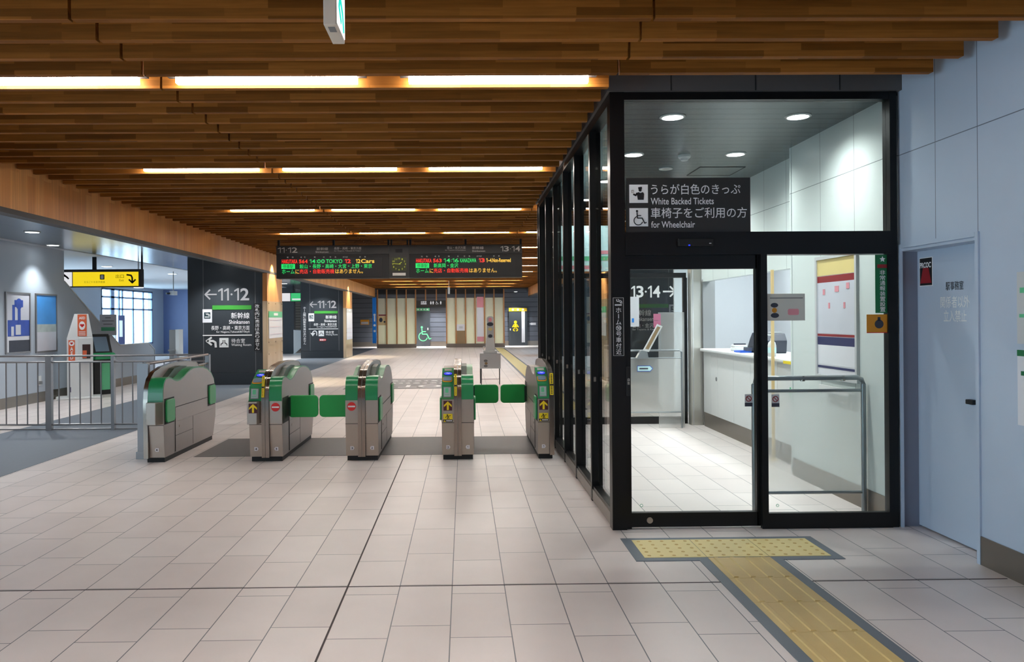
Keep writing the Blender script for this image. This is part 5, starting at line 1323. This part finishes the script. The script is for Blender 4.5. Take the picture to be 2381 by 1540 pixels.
# ------------------------------------------------------------------ inside the office
t = thing('detector', 'white round smoke detector between the office downlights', 'smoke detector', (2.235, 7.83, 3.165))
obj('body', MB().lathe((2.235, 7.83, 3.165), [(0.062, 0.0), (0.062, -0.022), (0.052, -0.034)]), M['white'], t, smooth=True)
obj('sensor', MB().lathe((2.235, 7.83, 3.165), [(0.042, -0.03), (0.036, -0.055), (0.015, -0.06)]), M['grey_l'], t, smooth=True)
t = thing('ceiling_speaker', 'small unlit round grille in the office ceiling behind the smoke detector', 'speaker', (2.23, 8.53, 3.165))
obj('rim', MB().lathe((2.23, 8.53, 3.165), [(0.075, 0.0), (0.075, -0.008), (0.06, -0.008)]), M['white'], t); obj('grille', MB().lathe((2.23, 8.53, 3.165), [(0.06, -0.006), (0.03, -0.009)]), M['grey_l'], t)
t = thing('access_hatch', 'dark square access hatch in the office ceiling', 'hatch', (2.85, 8.75, 3.165))
m = MB()
for r_ in ((2.58, 8.45, 3.08, 8.456), (2.58, 8.95, 3.08, 8.956), (2.58, 8.45, 2.586, 8.95), (3.074, 8.45, 3.08, 8.956)): m.box(r_[0], r_[2], r_[1], r_[3], 3.160, 3.166)
obj('hatch_frame', m, M['black_m'], t); obj('hatch_panel', MB().box(2.59, 3.07, 8.46, 8.945, 3.162, 3.166), M['office_ceiling'], t)

t = thing('door_guard', 'grey tubular guard with frosted panel beside the sliding door', 'barrier', (2.75, 6.1, 0))
obj('top_rail', MB().tube([(2.275, 6.1, 0.0), (2.275, 6.1, 1.0), (2.29, 6.1, 1.035), (2.325, 6.1, 1.05), (3.09, 6.1, 1.05), (3.125, 6.1, 1.035), (3.14, 6.1, 1.0), (3.14, 6.1, 0.0)], 0.020, 10), M['pipe'], t, smooth=True)
obj('rail', MB().tube([(2.275, 6.1, 0.95), (3.14, 6.1, 0.95)], 0.013), M['pipe'], t, smooth=True)
obj('rail', MB().tube([(2.275, 6.1, 0.15), (3.14, 6.1, 0.15)], 0.013), M['pipe'], t, smooth=True)
obj('panel', MB().box(2.315, 3.12, 6.095, 6.105, 0.16, 0.94), M['frost'], t)
for x in (2.66, 2.98): obj('bracket', MB().lathe((x, 6.1, 1.045), [(0.018, -0.02), (0.018, 0.02)], 12), M['chrome'], t)

pi = poster('framed information poster with yellow and red headings on the office wall', RIGHTW(XR), -6.93, -6.25, 1.02, 2.03,
  [('yellow_heading', 0, .86, 1, 1, 'tact_l'), ('red_heading', 0, .80, 1, .855, 'dk_red'), ('pale_field', 0, .36, 1, .80, 'photo_snow'), ('red_rule', 0, .335, 1, .355, 'dk_red'), ('blue_heading', 0, .26, 1, .33, 'navy'), ('lower_field', 0.03, .09, .97, .26, 'paper'), ('blue_rule', 0, .06, 1, .08, 'navy')], 'grey_l')
m = MB(); P_ = RIGHTW(XR)
for a, b, w_ in ((-6.82, 1.72, .04), (-6.6, 1.74, .07), (-6.72, 1.60, .03), (-6.45, 1.60, .03), (-6.40, 1.76, .05)): m.rect(P_, a, b, a + w_, b + .05, 0.017)
obj('small_picture', m, M['pink'], pi)
t = thing('leaflet_box', 'small pale leaflet tray on the wall below the information poster', 'tray', (3.12, 6.5, 0.87))
obj('tray', MB().box(3.11, XR, 6.25, 6.78, 0.88, 0.90), M['white'], t); obj('lip', MB().box(3.10, 3.11, 6.25, 6.78, 0.88, 0.94), M['white'], t)

# counter
t = thing('ticket_counter', 'white ticket counter with pale top along the right side of the office', 'counter', (3.6, 9.2, 0))
obj('counter_top', MB().box(3.315, 4.05, 7.55, 10.93, 1.05, 1.09), M['white'], t, bevel=0.012)
yy = [7.55, 7.95, 8.35, 8.75, 9.15, 9.72, 10.33, 10.62, 10.93]
for a, b in zip(yy, yy[1:]): obj('front_panel', MB().box(3.37, 3.39, a + 0.002, b - 0.002, 0.20, 1.05), M['white'], t)
obj('carcass', MB().box(3.39, 4.0, 7.55, 10.93, 0.0, 1.05), M['grey_m'], t)
obj('kick_plate', MB().box(3.376, 3.392, 7.55, 10.93, 0.0, 0.20), M['base_metal'], t)
obj('lock', MB().disc(RIGHTW(3.37), -10.38, 0.70, 0.028, 0.006, n=20), M['grey_m'], t)
t = thing('steel_column', 'brushed steel column at the far end of the counter', 'column', (3.3, 11.05, 0))
obj('shaft', MB().box(3.215, 3.375, 11.0, 11.15, 0, 3.16), M['steel_light'], t); obj('groove', MB().box(3.24, 3.25, 10.996, 11.0, 0, 3.16), M['grey_l'], t); obj('side_strip', MB().box(3.39, 3.45, 11.0, 11.15, 0, 3.16), M['steel_light'], t)
t = thing('grey_jamb', 'dark grey steel jamb behind the far end of the counter', 'panel', (3.5, 11.15, 1.09))
obj('plate', MB().box(3.37, 3.54, 10.94, 10.98, 1.09, 2.06), M['grey_m'], t)
t = thing('card_terminal', 'white card terminal with small dark display on the counter', 'terminal', (3.56, 10.0, 1.09))
obj('base', MB().box(3.47, 3.66, 9.92, 10.12, 1.09, 1.14), M['white'], t, bevel=0.01)
obj('head', MB().box(3.48, 3.64, 9.98, 10.12, 1.14, 1.17), M['white'], t, bevel=0.008); obj('display', MB().box(3.49, 3.63, 10.0, 10.05, 1.17, 1.188), M['photo_dark'], t)
t = thing('coin_tray', 'blue coin tray lying at the counter edge', 'tray', (3.46, 9.55, 1.09))
m = MB(); m.box(3.38, 3.54, 9.50, 9.72, 1.09, 1.097); obj('tray', m, M['blue'], t)
m = MB(); m.box(3.38, 3.54, 9.50, 9.51, 1.097, 1.112); m.box(3.38, 3.54, 9.71, 9.72, 1.097, 1.112); m.box(3.38, 3.388, 9.51, 9.71, 1.097, 1.112); m.box(3.532, 3.54, 9.51, 9.71, 1.097, 1.112); obj('rim', m, M['blue'], t)
t = thing('receipt_printer', 'black desk printer on the counter behind the door stile', 'printer', (3.7, 9.5, 1.09))
obj('body', MB().side([(9.28, 1.09), (9.26, 1.24), (9.33, 1.33), (9.62, 1.335), (9.70, 1.26), (9.78, 1.16), (9.80, 1.09)], 3.57, 3.86), M['photo_dark'], t, bevel=0.01)
obj('paper_slot', MB().box(3.60, 3.83, 9.34, 9.42, 1.333, 1.342), M['grey_l'], t); obj('blue_light', MB().rect(FRONT(9.27), 3.61, 1.20, 3.66, 1.212, 0.004), M['blue'], t)
obj('cable_cover', MB().box(3.52, 3.57, 9.5, 9.78, 1.09, 1.15), M['photo_dark'], t)
t = thing('pump_bottle', 'white sanitizer pump bottle standing on the counter', 'bottle', (3.5, 8.62, 1.09))
c = (3.42, 8.62, 1.09)
obj('body', MB().lathe(c, [(0.042, 0), (0.045, 0.01), (0.045, 0.12), (0.036, 0.155), (0.016, 0.175)]), M['white'], t, smooth=True)
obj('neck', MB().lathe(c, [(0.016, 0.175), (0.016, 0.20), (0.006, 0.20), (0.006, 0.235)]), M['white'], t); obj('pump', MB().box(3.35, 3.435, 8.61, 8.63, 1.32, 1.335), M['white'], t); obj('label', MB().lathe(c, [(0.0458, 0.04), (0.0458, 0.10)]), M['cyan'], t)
t = thing('pump_bottle', 'pale blue bottle at the near end of the counter', 'bottle', (3.5, 8.05, 1.09)); c = (3.56, 8.0, 1.09)
obj('body', MB().lathe(c, [(0.05, 0), (0.05, 0.10), (0.03, 0.14), (0.014, 0.15)]), M['photo_sky'], t, smooth=True); obj('cap', MB().lathe(c, [(0.016, 0.15), (0.016, 0.185)]), M['white'], t)
t = thing('wooden_post', 'thin pale wooden post standing in front of the counter', 'post', (3.29, 8.27, 0.0))
obj('shaft', MB().box(3.277, 3.304, 8.26, 8.285, 0.012, 2.03), M['wood_post'], t); obj('foot', MB().box(3.26, 3.32, 8.23, 8.31, 0, 0.012), M['wood_post'], t)
t = thing('counter_stickers', 'red and green paper slips stuck on the counter front', 'slip', (3.37, 7.75, 0.7))
obj('red_slip', MB().rect(RIGHTW(3.37), -7.95, 0.88, -7.85, 0.98, 0.003), M['orange'], t); obj('green_slip', MB().rect(RIGHTW(3.37), -8.03, 0.70, -7.93, 0.80, 0.003), M['mint'], t)
t = thing('counter_tape', 'yellow tape along the near edge of the counter top', 'tape', (3.31, 7.75, 1.05)); obj('tape', MB().box(3.309, 3.314, 7.56, 8.05, 1.045, 1.075), M['yellow'], t)

M['pink_card'] = mat('pink_card', S(196, 110, 142), 0.5)
# back glazing of the office
t = thing('rear_glass_front', 'black framed glass doors at the back of the ticket office', 'door', (2.1, 11.2, 0))
obj('bottom_rail', MB().box(1.16, 3.20, 11.18, 11.24, 0, 0.10), M['black'], t)
obj('transom', MB().box(1.07, 3.20, 11.17, 11.26, 2.10, 2.17), M['black'], t)
obj('head_rail', MB().box(1.07, 3.4, 11.18, 11.24, 3.08, 3.165), M['black'], t)
obj('left_stile', MB().box(1.07, 1.14, 11.18, 11.24, 0, 3.08), M['black'], t)
obj('right_stile', MB().box(3.16, 3.215, 11.18, 11.24, 0, 2.10), M['black'], t)
obj('meeting_stile', MB().box(2.10, 2.15, 11.18, 11.24, 0.1, 2.10), M['black'], t)
obj('pane', MB().box(1.14, 3.16, 11.205, 11.215, 0.10, 2.10), M['glass'], t); obj('upper_pane', MB().box(1.14, 3.4, 11.205, 11.215, 2.17, 3.08), M['glass'], t)
t = thing('rear_guard', 'thin silver guard rail with frosted panel by the rear glass doors', 'barrier', (2.7, 10.75, 0))
obj('top_rail', MB().tube([(2.22, 10.75, 0), (2.22, 10.75, 1.05), (2.25, 10.75, 1.075), (2.98, 10.75, 1.075), (3.01, 10.75, 1.05), (3.01, 10.75, 0)], 0.014), M['pipe'], t, smooth=True)
obj('rail', MB().tube([(2.22, 10.75, 0.97), (3.01, 10.75, 0.97)], 0.010), M['pipe'], t, smooth=True); obj('rail', MB().tube([(2.22, 10.75, 0.22), (3.01, 10.75, 0.22)], 0.010), M['pipe'], t, smooth=True)
obj('panel', MB().box(2.24, 3.0, 10.745, 10.755, 0.23, 0.96), M['frost'], t)
obj('upper_panel', MB().box(2.70, 3.06, 10.79, 10.80, 0.0, 1.60), M['frost'], t)
t = thing('arrow_sticker', 'blue outlined arrow label on the frosted rear guard panel', 'sticker', (2.5, 10.74, 0.76))
F = FRONT(10.744); m = MB(); m.prism([(2.39, 0.785), (2.57, 0.785), (2.61, 0.825), (2.57, 0.865), (2.39, 0.865)], F, 0, 0.002); obj('outline', m, M['blue'], t)
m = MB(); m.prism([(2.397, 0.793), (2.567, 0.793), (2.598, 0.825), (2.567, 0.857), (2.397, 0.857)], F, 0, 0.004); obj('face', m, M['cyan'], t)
obj('print', MB().rect(F, 2.42, 0.815, 2.54, 0.835, 0.006), M['photo_dark'], t)
t = thing('tilted_display', 'tilted white framed display on a stand at the rear guard', 'display', (2.55, 10.6, 0.98))
m = MB(); m.prism([(2.44, 1.08), (2.52, 1.06), (2.71, 1.41), (2.64, 1.44)], FRONT(10.6), 0, -0.02); obj('frame', m, M['white'], t)
m = MB(); m.prism([(2.47, 1.105), (2.515, 1.095), (2.68, 1.395), (2.64, 1.41)], FRONT(10.6), 0, 0.003); obj('screen', m, M['tan'], t)
m = MB(); m.prism([(2.36, 0.98), (2.52, 0.98), (2.50, 1.08), (2.42, 1.08)], FRONT(10.62), 0, -0.1); obj('foot', m, M['pipe'], t)
t = thing('pink_card', 'pink and white card fixed above the tilted display', 'notice', (2.65, 10.66, 1.5))
obj('pink_half', MB().rect(FRONT(10.66), 2.60, 1.49, 2.70, 1.58, 0.004), M['pink_card'], t); obj('lower_half', MB().rect(FRONT(10.66), 2.60, 1.39, 2.70, 1.485, 0.004), M['pink_card'], t); obj('holder', MB().box(2.695, 2.703, 10.665, 10.672, 1.08, 1.58), M['pipe'], t)
t = thing('white_notice', 'white sheet on the rear door glass left of the platform sign', 'notice', (2.46, 11.18, 1.4))
obj('sheet', MB().rect(FRONT(11.2), 2.40, 1.40, 2.525, 1.83, 0.003), M['paper'], t); obj('blue_corner', MB().rect(FRONT(11.2), 2.42, 1.46, 2.45, 1.52, 0.005), M['sky_blue'], t)
t = thing('hanging_display', 'pale cyan hanging display with red and green text rows in the office', 'display', (1.75, 10.95, 2.2))
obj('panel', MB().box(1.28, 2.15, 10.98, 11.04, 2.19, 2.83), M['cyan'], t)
m = MB(); m.rect(FRONT(10.98), 1.30, 2.34, 2.12, 2.40, 0.004); obj('green_row', m, M['mint'], t)
m = MB(); m.rect(FRONT(10.98), 1.30, 2.22, 1.95, 2.27, 0.004); m.rect(FRONT(10.98), 1.90, 2.43, 2.12, 2.48, 0.004); obj('red_row', m, M['pink'], t)
for x in (1.4, 2.05): obj('hanger', MB().box(x - .01, x + .01, 11.0, 11.02, 2.83, 3.165), M['black_m'], t)
